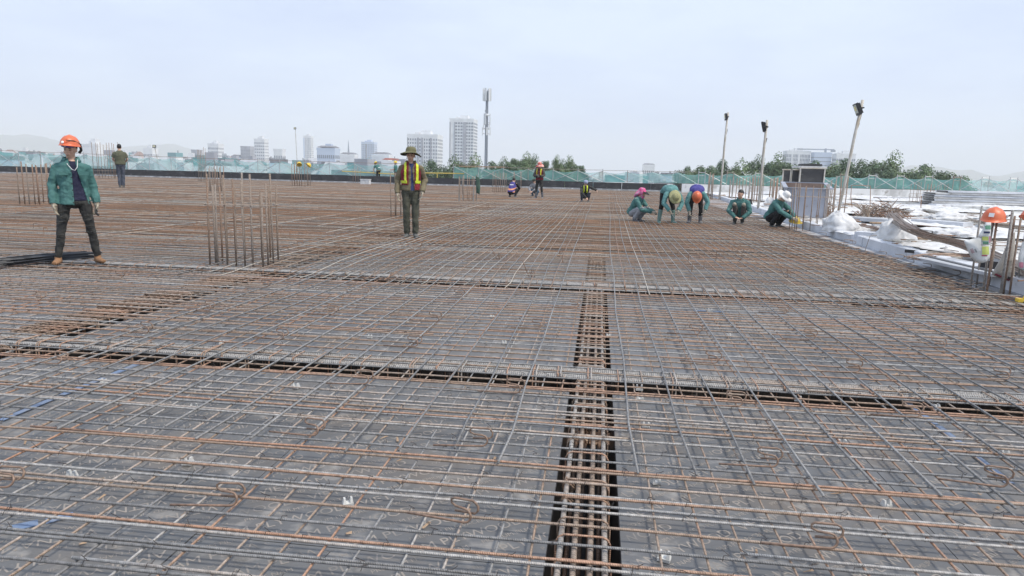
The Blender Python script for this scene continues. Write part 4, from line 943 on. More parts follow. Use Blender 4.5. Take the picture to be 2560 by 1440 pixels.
bundle('long wavy bundle of brown bars running down to the right across the platform', [(2225, 535, .62), (2262, 565, .6), (2320, 590, .5), (2400, 610, .42), (2480, 640, .36), (2600, 690, .34)], 52, .12, .0075, 'rust', lambda: U(.42, .72), flat=.3, wav=.035)
bundle('short dark bundle of bars behind the white fabric heap', [(2310, 524, .3), (2360, 535, .3), (2440, 552, .28)], 16, .12, .01, 'bar_far', lambda: U(.35, .6), flat=.2)
bundle('bundle of bars hidden behind the orange helmet at right', [(2440, 553, .3), (2500, 563, .35), (2600, 575, .35)], 18, .13, .009, 'bar_far', lambda: U(.4, .7), flat=.4)
bundle('loose rusty bars fanned out beside the hanging rice bag', [(2290, 645, .27), (2350, 637, .28), (2430, 640, .28), (2520, 655, .27)], 20, .14, .0065, 'rust', lambda: U(.5, .9), flat=.1)
bundle('thin rusty bars between the two white sacks', [(2140, 560, .27), (2180, 568, .28), (2225, 578, .27)], 14, .16, .006, 'rust', lambda: U(.5, .9), flat=.12, wav=.06)
bundle('bundle of long black steel bars at the feet of the left man', [(-170, 668, .1), (0, 655, .13), (120, 643, .13), (235, 635, .1)], 30, .085, .0085, 'black_bar', lambda: .5, flat=.5, wav=.008)
bundle('rusty bars lying on the platform beyond the bending workers', [(1790, 490, .3), (1850, 483, .3), (1920, 476, .3)], 8, .2, .02, 'bar_far', lambda: U(.5, .8), flat=.1)
bundle('slack orange-brown lengths lying at the foot of the right column', [(2500, 742, .08), (2535, 745, .09), (2590, 752, .08)], 6, .05, .006, 'rust', lambda: .95, flat=.2)
def scrap(label, cx_, cy_, wpx, hpx, n, seed):
    c = at(cx_, cy_, .24); D = depth(c); w_, h_ = wpx * D / FPX / 2, hpx * D / FPX; rr = random.Random(seed); m = MB()
    for k in range(n):
        a = rr.uniform(0, 6.28); q = rr.random() ** .6; p = V(math.cos(a) * q * w_, math.sin(a) * q * w_ * .5, rr.random() * h_ * (1 - q * .8)); d = V(rr.uniform(-1, 1), rr.uniform(-1, 1), rr.uniform(-.4, .5)).normalized() * rr.uniform(.1, .4)
        m.tube([p, p + d * .5 + V(0, 0, rr.uniform(-.05, .09)), p + d], .0105, 4, rr.uniform(.35, .9))
    t = thing('scrap_pile', label, 'scrap pile', c); m.build('scrap_bars', M['rust'], t, kind='stuff'); return t, c, D
scrap('tangled heap of rusty bent scrap bars in front of the square hoop', 2205, 543, 130, 42, 330, 5)
t, c, D = scrap('rusty scrap heap in front of the steel bin', 2028, 540, 105, 50, 320, 6)
t = thing('rebar_sheaf', 'sheaf of light brown bars fanned at the left end of the scrap heap', 'rebar bundle', at(2168, 545, .24)); 
for k in range(26):
    a = U(-.5, .35); m = MB(); m.tube([V(U(-.06, .06), 0, 0), V(a * .3, U(0, .1), .22), V(a * .85, U(0, .3), .4)], .009, 4, U(.5, .7)); m.build('bar', M['bar_far'], t)

# panels, planks, stacks
def plank(label, a, b, w_, h_, mt, z=.26, name='panel', cat='panel', group=None):
    p, q = at(*a, z), at(*b, z); m = MB(); m.bar((p - q) * .5, (q - p) * .5, w_, h_, U(.3, .7)); o = m.build(name, M[mt], label=label, cat=cat, group=group); o.location = (p + q) / 2 + V(0, 0, h_ / 2 - .02); return o
plank('grey panel lying behind the two white sacks', (2130, 548), (2232, 556), .6, .1, 'aac_grey')
plank('pale grey panel piece left of the second white sack', (2140, 590), (2195, 594), .3, .12, 'aac')
plank('grey panel piece right of the second white sack', (2275, 590), (2312, 594), .35, .14, 'aac')
plank('white panel below the crumpled fabric heap', (2290, 556), (2420, 566), .5, .12, 'aac')
plank('dark wet plank along the edge wall at right', (2310, 643), (2530, 695), .09, .05, 'ply_dark', name='plank', cat='plank')
plank('grey sheet under the loose rusty bars', (2330, 646), (2540, 690), .6, .04, 'aac_grey')
plank('short charred stick near the loose rusty bars', (2262, 628), (2303, 631), .05, .05, 'ply_dark', name='stick', cat='stick')
plank('thin rusty strip on the white sheeting beyond the scrap heap', (2250, 529), (2320, 528), .05, .04, 'bin_in', name='strip', cat='strip')
plank('dark opening board at the foot of the leaning grain sack', (2470, 662), (2520, 668), .5, .1, 'ply_dark', z=.3, name='board', cat='board')
pal = ['white', 'aac', 'white_clean', 'aac_grey']
spots_ = [(1810, 478, 1880, 474), (1860, 486, 1930, 483), (2085, 497, 2150, 495), (2190, 499, 2300, 500), (2195, 489, 2290, 487), (2120, 484, 2230, 483), (1790, 470, 1850, 470), (2260, 515, 2310, 514), (2380, 520, 2470, 523), (2400, 511, 2540, 514), (2100, 509, 2180, 505), (1900, 477, 1950, 478), (2220, 507, 2300, 510), (2330, 517, 2450, 516)]
for i, (x0_, y0_, x1_, y1_) in enumerate(spots_):
    plank(['white board', 'pale block panel', 'clean white board', 'grey board'][i % 4] + ' lying on the sheeting ' + ['behind the crouching bareheaded worker', 'left of the steel bin', 'at the foot of the tall floodlight pole', 'behind the scrap heap', 'far behind the scrap heap', 'near the white upstand', 'at the far corner by the deck', 'beside the single rusty post', 'behind the orange helmet', 'in front of the panel stack', 'beside the leaning pole', 'beyond the steel bin', 'left of the square cage', 'just before the panel stack'][i], (x0_, y0_), (x1_, y1_), U(.25, .6), U(.08, .2), pal[i % 4], z=.27)
t = thing('panel_stack', 'long stack of white wall panels with dark hollow ends at right', 'panel stack', onY(2316, 512, 37)); o = t.location.copy()
for k in range(7):
    z = o.z + .02 + k * .105; xl = onY(2316, 500, 37).x + U(-.1, .25) + (0 if k < 6 else .6); m = MB(); m.box((xl - o.x + 7, U(0, .12), z - o.z + .045), (14, 1.4, .088), Matrix.Rotation(U(-.004, .004), 3, 'Z')); m.build('panel', M['white' if k % 2 else 'aac'], t)
    m = MB(); m.box((xl - o.x - .012, .0, z - o.z + .045), (.03, 1.1, .06)); m.build('hollow_end', M['ply_dark'], t)
# bags hanging on the right column
M['ricebag'] = pmat('woven_plastic', (.68, .69, .68), .6, c2=(.55, .56, .55), ns=6, bump=.3, bs=14)
M['jute'] = pmat('dirty_woven_sack', (.5, .47, .42), .75, c2=(.36, .33, .29), ns=5, bump=.4, bs=18)
M['redprint'] = pmat('dark_red_print', (.3, .05, .08), .6)
M['greenp'] = pmat('green_print', (.12, .28, .18), .5); M['yellowp'] = pmat('lime_print', (.5, .56, .14), .5); M['pinkp'] = pmat('pink_print', (.5, .2, .26), .5); M['tealp'] = pmat('teal_plastic', (.3, .58, .6), .5)
def hung(nm, label, outline, Y, mt, thick=.12, cat='bag'):
    P = [onY(x, y, Y) for x, y in outline]; c = sum(P, V(0, 0, 0)) / len(P); n = len(P); m = MB(); vs = []
    L_ = [(1.0, 0), (.93, .5), (.7, .85), (.35, 1.0), (0, 1.05)]
    for sg in (-1, 1):
        for s_, d_ in L_[1:] if sg == 1 else L_:
            for p in P:
                q = (p - c) * s_; nn = noise.noise(V(q.x * 9, q.z * 9, 3)) * .018 * d_; low = min(1, max(.25, .5 - q.z * 1.3))
                vs.append(q + V(0, sg * (thick / 2 * d_ * low + nn), 0))
    k = len(L_)
    for a in range(k - 1): m_ = [(a * n + i, a * n + (i + 1) % n, (a + 1) * n + (i + 1) % n, (a + 1) * n + i) for i in range(n)]; m.f += m_
    base = k * n
    for a in range(k - 1):
        A = 0 if a == 0 else base + (a - 1) * n; B = base + a * n
        m.f += [(A + (i + 1) % n, A + i, B + i, B + (i + 1) % n) for i in range(n)]
    m.v = [tuple(v) for v in vs]; m.t = [.5] * len(vs); m.s = [0.] * len(vs); m.mi = [0] * len(m.f)
    t = thing(nm, label, cat, c); m.build('bag_body', M[mt], t, smooth=True); return t, c
def dense(pts, k=4):
    out = []
    for (a, b) in zip(pts, pts[1:] + pts[:1]): out += [(a[0] + (b[0] - a[0]) * i / k, a[1] + (b[1] - a[1]) * i / k) for i in range(k)]
    return out
from mathutils.bvhtree import BVHTree
def patch(t, c, nm, px0, py0, px1, py1, Y, off, mt, lean=0):
    body = t.children[0]; bv = BVHTree.FromPolygons([v.co for v in body.data.vertices], [tuple(p.vertices) for p in body.data.polygons])
    m = MB(); n = 6; vs = []; ok = []
    for i in range(n + 1):
        for j in range(n + 1):
            p = onY(px0 + (px1 - px0) * j / n, py0 + (py1 - py0) * i / n, Y) - c; h = bv.ray_cast(V(p.x, -1, p.z), V(0, 1, 0))
            vs.append(h[0] + V(0, -.003, 0) if h[0] else V(p.x, 9, p.z)); ok.append(bool(h[0]))
    fs = [(i * (n + 1) + j, i * (n + 1) + j + 1, (i + 1) * (n + 1) + j + 1, (i + 1) * (n + 1) + j) for i in range(n) for j in range(n)]
    fs = [f for f in fs if all(ok[q] for q in f)]; use = sorted({q for f in fs for q in f}); mp_ = {q: k for k, q in enumerate(use)}
    if fs: m.add([vs[q] for q in use], [tuple(mp_[q] for q in f) for f in fs]); m.build(nm, M[mt], t, smooth=True)
def letters(t, c, nm, txt, px, py, hpx, Y, mt, rot=0.0):
    body = t.children[0]; bv = BVHTree.FromPolygons([v.co for v in body.data.vertices], [tuple(p.vertices) for p in body.data.polygons])
    D = depth(onY(px, py, Y)); vs0, fs0, L_ = text_geo(txt, 1.4 * hpx * D / FPX); o = onY(px, py, Y) - c; vs = []; ok = []
    for x, y, _ in vs0:
        q = V(o.x + x * math.cos(rot) - y * math.sin(rot), -1, o.z + x * math.sin(rot) + y * math.cos(rot)); h = bv.ray_cast(q, V(0, 1, 0)); vs.append(h[0] + V(0, -.005, 0) if h[0] else q); ok.append(bool(h[0]))
    fs = [f for f in fs0 if all(ok[q] for q in f)]; use = sorted({q for f in fs for q in f}); mp_ = {q: k for k, q in enumerate(use)}
    if fs: m = MB(); m.add([vs[q] for q in use], [tuple(mp_[q] for q in f) for f in fs]); m.build(nm, M[mt], t)
Yh = Yr - .12
t, c = hung('rice_bag', 'white woven rice bag with red and green print hung under the orange helmet', dense([(2452, 592), (2472, 590), (2476, 604), (2475, 632), (2472, 646), (2462, 656), (2450, 658), (2438, 654), (2428, 644), (2419, 625), (2410, 603), (2430, 597)]), Yh, 'ricebag', .2)
patch(t, c, 'lime_label', 2449, 615, 2467, 635, Yh, .108, 'yellowp')
letters(t, c, 'red_lettering', 'IIIIII', 2421, 622, 6, Yh, 'redprint', R(-62)); letters(t, c, 'grey_lettering', 'IIIIIII', 2430, 622, 4, Yh, 'strap', R(-62))
patch(t, c, 'red_band', 2448, 636, 2462, 639, Yh, .111, 'redprint')
t, c = hung('plastic_bag', 'slim printed plastic bag hanging between helmet and rice bag', dense([(2464, 556), (2478, 556), (2476, 585), (2474, 612), (2454, 614), (2452, 596), (2444, 592), (2456, 575)]), Yh - .1, 'ricebag', .08)
patch(t, c, 'green_print', 2461, 563, 2475, 573, Yh - .1, .05, 'greenp'); patch(t, c, 'pink_print', 2470, 590, 2474, 606, Yh - .1, .052, 'pinkp'); patch(t, c, 'lime_print', 2454, 591, 2468, 601, Yh - .1, .05, 'yellowp'); patch(t, c, 'dark_script', 2457, 578, 2472, 583, Yh - .1, .05, 'ink'); patch(t, c, 'green_script', 2453, 603, 2468, 610, Yh - .1, .05, 'greenp')
t, c = hung('grain_sack', 'dirty grain sack with a dark red band hanging between the thick right bars', dense([(2526, 592), (2538, 578), (2537, 640), (2534, 700), (2518, 703), (2500, 696), (2480, 686), (2500, 650)]), Yr + .22, 'jute', .14)
for i_ in range(8): patch(t, c, 'red_band', 2484 + i_ * 5.6, 683 + i_ * 2.4, 2490 + i_ * 5.6, 688 + i_ * 2.4, Yr + .22, .07, 'redprint')
for i_ in range(4): patch(t, c, 'grey_line', 2512 - i_, 650 + i_ * 9, 2526, 652 + i_ * 9, Yr + .22, .07, 'jute')
t, c = hung('plastic_bag', 'pink and teal plastic bag at the right picture edge', dense([(2556, 604), (2580, 600), (2586, 680), (2566, 682), (2545, 668), (2546, 640)]), Yr - .05, 'ricebag', .1)
patch(t, c, 'red_block', 2544, 655, 2556, 669, Yr - .05, .055, 'pinkp'); patch(t, c, 'teal_block', 2557, 640, 2574, 674, Yr - .05, .055, 'tealp')
M['cloth_green'] = pmat('dark_green_cloth', (.05, .1, .075), .9, c2=(.08, .13, .1), ns=8)
# cloth on the column, box at the parapet, offcuts
t, c = hung('work_cloth', 'dark green cloth hung on the column bars left of the striped vest worker', dense([(1190, 440), (1198, 444), (1201, 470), (1199, 486), (1191, 482), (1190, 460)]), at(1192, 507, .03).y - .1, 'cloth_green', .15, 'cloth')
a = at(914, 462, .05); m = MB(); m.box((0, 0, .2), (.7, .5, .4)); m.box((0, 0, .42), (.76, .56, .05)); o = m.build('crate', M['white_clean'], label='white box at the parapet left of the bending man', cat='box'); o.location = a
m = MB(); m.box((0, 0, .02), (.12, .07, .04)); m.ell((.05, 0, .05), (.05, .035, .04), 10, 6); o = m.build('glove', M['yellow_p'], smooth=False, label='yellow glove lying on the bars at the right picture edge', cat='glove'); o.location = at(2556, 755, .08)
for k in range(4):
    p = at(2325 + k * 3, 705 - k * 4, .06)
U_ = [(2040, 590, 30), (2120, 612, 20), (2190, 640, 28), (2230, 648, 34), (2300, 672, 30), (2150, 600, 20), (2375, 690, 26), (2400, 715, 36), (2260, 660, 26), (2440, 722, 20)]
for i, (px, py, lpx) in enumerate(U_):
    c = at(px, py, .13); D = depth(c); l_ = lpx * D / FPX; m = MB()
    m.tube([(-l_ * 1.5, 0, -.05), (0, 0, 0), (l_ * .7, 0, .02)] + [(l_ * .7 + .03 * math.sin(a_), 0, .05 - .03 * math.cos(a_)) for a_ in (.6, 1.3, 2, 2.7)] + [(l_ * .2, .01, .085)], .006, 6, .45)
    o = m.build('bar_hook', M['rust'], smooth=True, label='hooked rusty bar end curling up at the edge wall', cat='bar hook', group='hooked bar ends along the edge wall'); o.location = c
m = MB(); a, b, cc = at(2162, 629, .1), onY(2164, 622, at(2162, 629, .1).y), onY(2175, 590, at(2162, 629, .1).y)
m.tube([a - a, b - a, cc - a, cc - a + V(.12, 0, .02)], .006, 6, .4); o = m.build('bar_hook', M['rust'], label='bent bar leaning up against the edge wall below the second white sack', cat='bar hook'); o.location = a

def mid_(a, b): return (a + b) * .5
dm = MB(); dr = random.Random(3)
for k in range(480):
    y = dr.uniform(8, 40); x = edgeX(y) + .25 + dr.random() ** 1.5 * (y * .6 - 4 if y > 10 else 2); a_ = dr.uniform(0, 3.14); l_ = dr.uniform(.03, .22); c = V(x, y, .25 + dr.uniform(0, .04)); d = V(math.cos(a_), math.sin(a_), 0)
    if k % 3: dm.bar(c - d * l_ * .5, c + d * l_ * .5, dr.uniform(.02, .07), .02, dr.random())
    else: dm.tube([c - d * l_ * 2, c + V(0, 0, dr.uniform(0, .03)), c + d * l_ * 2 + V(dr.uniform(-.1, .1), 0, 0)], .006, 4, dr.random())
dm.build('platform_debris', M['bar_far'], kind='stuff')
for i in range(64):
    y = 9 + i * .42; x = edgeX(y) + U(.4, 1.2 + y * .3)
    a = V(x, y, .28); b = a + V(U(-1.2, 1.2), U(-.5, .5), 0); m = MB()
    if i % 2: m.bar(a, b, U(.06, .16), .035, U(.2, .8)); mt, nm, lb = ('wood', 'batten', 'weathered timber batten') if i % 4 == 1 else ('aac_grey', 'batten', 'grey dusty batten')
    else: m.tube([a, mid_(a, b) + V(0, 0, U(.0, .05)), b], .009, 5, U(.5, .95)); mt, nm, lb = 'rust', 'loose_bar', 'single rusty offcut bar'
    o = m.build(nm, M[mt], origin=a, label=lb + ' on the sheeting ' + ('by the right-hand sacks' if y < 14 else 'by the open cage' if y < 19 else 'around the scrap heaps' if y < 27 else 'far back on the platform'), cat='offcut', group='loose battens and bars on the white sheeting')
# ------------------------------------------------------------------ people
def cmat(n, c, c2, rough=.85, bump=.6, bs=16, ns=6, **k): M[n] = pmat(n, c, rough, c2=c2, ns=ns, bump=bump, bs=bs, **k); return n
cmat('jacket_green', (.05, .15, .14), (.085, .205, .19)); cmat('jacket_teal', (.095, .24, .235), (.14, .3, .29))
cmat('navy', (.012, .014, .04), (.02, .022, .055)); cmat('jeans_dark', (.022, .022, .021), (.05, .05, .046), ns=9); cmat('black_cloth', (.008, .008, .009), (.015, .015, .016))
cmat('olive', (.15, .125, .075), (.2, .17, .105)); cmat('olive_dark', (.06, .062, .045), (.085, .085, .062)); cmat('blue_tee', (.03, .045, .13), (.045, .06, .16))
cmat('maroon', (.16, .012, .022), (.22, .02, .03)); cmat('hivis', (.62, .72, .03), (.7, .78, .1), bump=.1); cmat('hi_orange', (.75, .3, .16), (.8, .4, .25), bump=.1)
cmat('suede', (.32, .17, .085), (.26, .14, .07)); cmat('glove_grey', (.44, .39, .31), (.28, .24, .18), ns=14); cmat('shoe_grey', (.09, .095, .09), (.15, .15, .14)); cmat('boot_green', (.13, .22, .2), (.18, .28, .25), rough=.45, bump=0)
cmat('boot_grey', (.1, .1, .115), (.2, .19, .18), rough=.5, bump=0); cmat('olive_tee', (.1, .105, .065), (.13, .13, .085)); cmat('jeans_blue', (.05, .06, .085), (.11, .12, .15), ns=7); cmat('grey_trousers', (.25, .26, .28), (.32, .33, .35))
cmat('dusty_trousers', (.07, .065, .06), (.11, .1, .09)); cmat('pink_scarf', (.75, .06, .25), (.55, .3, .42), ns=9); cmat('white_hat', (.78, .77, .76), (.68, .67, .66)); cmat('straw', (.4, .38, .2), (.26, .27, .13), ns=40, lo=.45, hi=.6); cmat('purple', (.06, .055, .24), (.09, .08, .3))
cmat('grey_shirt', (.3, .3, .31), (.24, .24, .25)); cmat('cap_blue', (.3, .34, .48), (.25, .28, .4)); cmat('red_hat', (.6, .13, .1), (.75, .5, .45), ns=8); cmat('dust', (.36, .32, .25), (.3, .26, .2), ns=8)
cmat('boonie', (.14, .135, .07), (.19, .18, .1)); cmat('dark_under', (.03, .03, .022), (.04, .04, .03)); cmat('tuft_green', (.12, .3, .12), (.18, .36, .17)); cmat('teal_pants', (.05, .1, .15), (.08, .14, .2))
M['skin'] = pmat('skin', (.64, .41, .3), .5, c2=(.55, .33, .23), ns=8); M['hair'] = pmat('black_hair', (.012, .011, .01), .5); M['eye'] = pmat('eye_dark', (.015, .01, .01), .3); M['lips'] = pmat('lips', (.26, .11, .09), .5)
CLOUD = bpy.data.textures.new('folds', 'CLOUDS'); CLOUD.noise_scale = .09; CLOUD.noise_depth = 2
PEND = []
def pend(mb, name, mat, root, voxel, keep=None, solid=0.0, folds=0.0, smooth_it=2):
    o = mb.build(name, M[mat], root, smooth=True)
    r_ = o.modifiers.new('r', 'REMESH'); r_.mode = 'VOXEL'; r_.voxel_size = voxel; r_.use_smooth_shade = True
    if smooth_it: s_ = o.modifiers.new('s', 'SMOOTH'); s_.factor = .5; s_.iterations = smooth_it
    if folds:
        d = o.modifiers.new('d', 'DISPLACE'); d.texture = CLOUD; d.strength = folds; d.mid_level = .5; d.texture_coords = 'LOCAL'
    PEND.append((o, keep, solid)); return o
def flush():
    dg = bpy.context.evaluated_depsgraph_get()
    news = [bpy.data.meshes.new_from_object(o.evaluated_get(dg)) for o, k, s in PEND]
    for (o, keep, solid), me in zip(PEND, news):
        nm = o.data.name; o.modifiers.clear(); old = o.data; o.data = me; bpy.data.meshes.remove(old); me.name = nm
        if keep:
            bm = bmesh.new(); bm.from_mesh(me); bmesh.ops.delete(bm, geom=[f for f in bm.faces if not keep(f.calc_center_median())], context='FACES'); bm.to_mesh(me); bm.free()
        me.polygons.foreach_set('use_smooth', [True] * len(me.polygons))
        if solid: q = o.modifiers.new('thickness', 'SOLIDIFY'); q.thickness = solid; q.offset = -1
    PEND.clear()
def mid(a, b, f=.5): return Vector(a).lerp(Vector(b), f)
def hand(mb, wr, d, nrm, curl, s=1.0, side=1, inf=0.0):
    d = Vector(d).normalized(); nrm = Vector(nrm); nrm = (nrm - d * nrm.dot(d)).normalized(); w_ = d.cross(nrm) * side
    wr = Vector(wr); pc = wr + d * .045 * s
    rot = Matrix((w_ * side, nrm, d)).transposed()
    mb.ell(pc, (.04 * s + inf, .017 * s + inf, .052 * s + inf), 10, 7, rot)
    for k, (ox, L_) in enumerate(((-.03, .075), (-.01, .085), (.01, .08), (.03, .062))):
        b = wr + d * .085 * s + w_ * (-ox * s); c1 = b + (d * math.cos(curl * .5) + nrm * math.sin(curl * .5)) * L_ * .5 * s; c2 = c1 + (d * math.cos(curl * 1.5) + nrm * math.sin(curl * 1.5)) * L_ * .55 * s
        mb.tube([b - d * .03 * s, b, c1, c2], [.0105 * s + inf, .0105 * s + inf, .0095 * s + inf, .007 * s + inf], 7)
    tb = wr + d * .03 * s + w_ * .033 * s; t1 = tb + (d * .6 + w_ * .7 + nrm * .25).normalized() * .04 * s; t2 = t1 + (d * .9 + w_ * .1 + nrm * .5).normalized() * .036 * s
    mb.tube([tb - w_ * .015 * s, tb, t1, t2], [.012 * s + inf, .0135 * s + inf, .011 * s + inf, .008 * s + inf], 7)
def stand(**k):
    J = dict(pel=(0, 0, .93), waist=(0, 0, 1.06), chest=(0, .0, 1.27), neck=(0, .01, 1.435), head=(0, -.015, 1.575), sx=(1, 0, 0),
             shL=(-.165, .0, 1.36), shR=(.165, .0, 1.36), elL=(-.26, .03, 1.12), elR=(.26, .03, 1.12), wrL=(-.27, -.04, .87), wrR=(.27, -.04, .87), hdL=(0, -.05, -1), hdR=(0, -.05, -1),
             hipL=(-.09, 0, .9), hipR=(.09, 0, .9), knL=(-.11, -.02, .49), knR=(.11, -.02, .49), anL=(-.12, .03, .085), anR=(.12, .03, .085), toL=(-.14, -.12, .03), toR=(.14, -.12, .03), yaw=0, nod=0, tilt=0, nL=(.9, -.3, 0), nR=(-.9, -.3, 0), curl=.5)
    J.update(k); return J
def squat(**k):
    J = stand(pel=(0, .2, .25), waist=(0, .12, .38), chest=(0, .0, .58), neck=(0, -.06, .74), head=(0, -.13, .86), shL=(-.18, -.02, .69), shR=(.18, -.02, .69), elL=(-.25, -.26, .47), elR=(.25, -.26, .47), wrL=(-.08, -.42, .3), wrR=(.08, -.42, .3), hdL=(.3, -.6, -.4), hdR=(-.3, -.6, -.4),
              hipL=(-.1, .16, .24), hipR=(.1, .16, .24), knL=(-.19, -.25, .46), knR=(.19, -.25, .46), anL=(-.15, .02, .085), anR=(.15, .02, .085), toL=(-.18, -.15, .03), toR=(.18, -.15, .03), nod=.5, curl=.9, nL=(.5, 0, -.8), nR=(-.5, 0, -.8))
    J.update(k); return J
def bend(**k):
    J = stand(pel=(0, .12, .86), waist=(0, .02, .94), chest=(0, -.2, .93), neck=(0, -.36, .84), head=(0, -.47, .74), shL=(-.18, -.31, .83), shR=(.18, -.31, .83), elL=(-.26, -.36, .58), elR=(.26, -.36, .58), wrL=(-.13, -.46, .4), wrR=(.13, -.46, .4), hdL=(.4, -.3, -.8), hdR=(-.4, -.3, -.8),
              hipL=(-.1, .1, .84), hipR=(.1, .1, .84), knL=(-.17, .03, .46), knR=(.17, .03, .46), anL=(-.2, .05, .085), anR=(.2, .05, .085), toL=(-.23, -.1, .03), toR=(.23, -.1, .03), nod=1.25, curl=.9)
    J.update(k); return J
def torso_rings(J, g, lo=0.0, hi=1.0):
    pel, wa, ch, nk = (Vector(J[q]) for q in ('pel', 'waist', 'chest', 'neck'))
    up = (ch - wa).normalized(); up2 = (nk - ch).normalized(); dn = (pel - wa).normalized()
    P = [pel + dn * .02, pel, wa, mid(wa, ch), ch, ch + (nk - ch) * .62, ch + (nk - ch) * .9, nk + up2 * .02]
    Rr = [(.165, .115), (.165, .118), (.15, .11), (.158, .118), (.172, .122), (.145, .1), (.095, .078), (.058, .058)]
    return P, [(a + g, b + g) for a, b in Rr]
def person(label, px, py, J, fit, turn=0.0, s=1.0, vox=.012, z=.075, eye=True):
    p = at(px, py, z); root = thing('person', label, 'person', p, math.atan2(-p.x, p.y) + R(turn)); root.scale = (s, s, s)
    sx = Vector(J['sx'])
    Hd = Vector(J['head']); HM = Matrix.Rotation(J['yaw'], 3, 'Z') @ Matrix.Rotation(J['tilt'], 3, 'Y') @ Matrix.Rotation(J['nod'], 3, 'X')
    hp = lambda x, y, z_: Hd + HM @ V(x, y, z_)
    def limbs(mb, A, r_): mb.tube(A, r_, 12)
    def sleeves(mb, g, short=False):
        for q in 'LR':
            sh, el, wr = Vector(J['sh' + q]), Vector(J['el' + q]), Vector(J['wr' + q]); inn = sh.lerp(Vector(J['chest']), .45) + (Vector(J['neck']) - Vector(J['chest'])) * .12
            if short: limbs(mb, [inn, sh.lerp(inn, .45) + (el - sh) * .02, sh + (el - sh) * .12, sh.lerp(el, .4), sh.lerp(el, .75)], [.05 + g, .053 + g, .057 + g, .058 + g, .06 + g])
            else: limbs(mb, [inn, sh.lerp(inn, .45) + (el - sh) * .02, sh + (el - sh) * .12, sh.lerp(el, .4), sh.lerp(el, .75), el, mid(el, wr), wr + (wr - el) * .02], [.05 + g, .054 + g, .057 + g, .056 + g, .053 + g, .05 + g, .047 + g, .042 + g])
    # body: one continuous figure
    b = MB(); P, Rr = torso_rings(J, -.012); b.tube(P, Rr, 18, side=sx)
    nk = Vector(J['neck']); b.tube([nk - (Hd - nk) * .3, nk, nk.lerp(Hd, .75)], [.07, .055, .052], 12)
    b.ell(hp(0, .012, .022), (.073, .09, .1), 16, 12, HM); b.ell(hp(0, -.028, -.05), (.056, .058, .058), 14, 10, HM); b.ell(hp(0, -.05, -.082), (.03, .03, .026), 10, 8, HM)
    b.ell(hp(0, -.088, -.014), (.013, .02, .024), 8, 6, HM); b.ell(hp(0, -.1, -.022), (.016, .013, .011), 8, 6, HM); b.ell(hp(0, -.07, .03), (.055, .02, .014), 10, 6, HM)
    for q in (-1, 1): b.ell(hp(q * .074, .012, -.01), (.011, .02, .031), 8, 6, HM); b.ell(hp(q * .042, -.062, -.022), (.022, .018, .02), 8, 6, HM)
    b.ell(hp(0, -.083, -.056), (.025, .011, .012), 8, 6, HM)
    for q in 'LR':
        sh, el, wr = Vector(J['sh' + q]), Vector(J['el' + q]), Vector(J['wr' + q])
        limbs(b, [sh.lerp(Vector(J['chest']), .3), sh, mid(sh, el), el, mid(el, wr), wr], [.045, .045, .042, .038, .036, .028])
        hi, kn, an, to = (Vector(J[k_ + q]) for k_ in ('hip', 'kn', 'an', 'to'))
        limbs(b, [hi, mid(hi, kn), kn, mid(kn, an, .35), an], [.07, .06, .044, .042, .032]); limbs(b, [an + V(0, .03, -.04), an + V(0, -.02, -.035), to], [.035, .036, .028])
        if not fit.get('gloves'): hand(b, wr, J['hd' + q], J['n' + q], J['curl'], 1, 1 if q == 'L' else -1)
    body = pend(b, 'body', 'skin', root, min(vox, .011), smooth_it=1)
    if eye:
        for q in (-1, 1):
            m = MB(); m.ell(hp(q * .031, -.0835, .008), (.013, .007, .005), 8, 6, HM); m.build('eye', M['eye'], root, smooth=True)
            m = MB(); m.ell(hp(q * .033, -.088, .03), (.018, .006, .0035), 8, 5, HM @ Matrix.Rotation(q * -.12, 3, 'Y')); m.build('eyebrow', M['hair'], root, smooth=True)
        m = MB(); m.ell(hp(0, -.0925, -.057), (.021, .007, .0055), 8, 5, HM); m.build('mouth', M['lips'], root, smooth=True)
    # hair
    hl = fit.get('hair', .5)
    m = MB(); m.ell(hp(0, .018, .034), (.08, .094, .101), 18, 14, HM)
    HMi = HM.transposed(); 
    pend(m, 'hair', 'hair', root, .009, keep=lambda c: (lambda q: q.z > .045 or (q.y > .01 and q.z > -.05 + (0 if q.y > .03 else .05)))(HMi @ (c - Hd)), solid=.006, folds=.004, smooth_it=0)
    # trousers
    tr_ = fit['trousers']; g = fit.get('tg', .0)
    m = MB(); pel = Vector(J['pel']); P, Rr = torso_rings(J, .0); m.tube([P[0], P[1], mid(P[1], P[2], .7)], [Rr[0], Rr[1], (.155, .112)], 18, side=sx)
    m.ell(mid(J['hipL'], J['hipR']), (.165, .12, .1), 14, 10)
    for q in 'LR':
        hi, kn, an = (Vector(J[k_ + q]) for k_ in ('hip', 'kn', 'an')); top = 1.0 if not fit.get('boot') else 1.06 - fit['boot']
        low = an + V(0, 0, .015) if top == 1 else kn.lerp(an, top)
        limbs(m, [hi, mid(hi, kn, .4), mid(hi, kn, .8), kn, mid(kn, low, .5), low], [.09 + g, .082 + g, .066 + g, .063 + g, .059 + g, .055 + g])
    pend(m, 'trousers', tr_, root, vox, folds=.03)
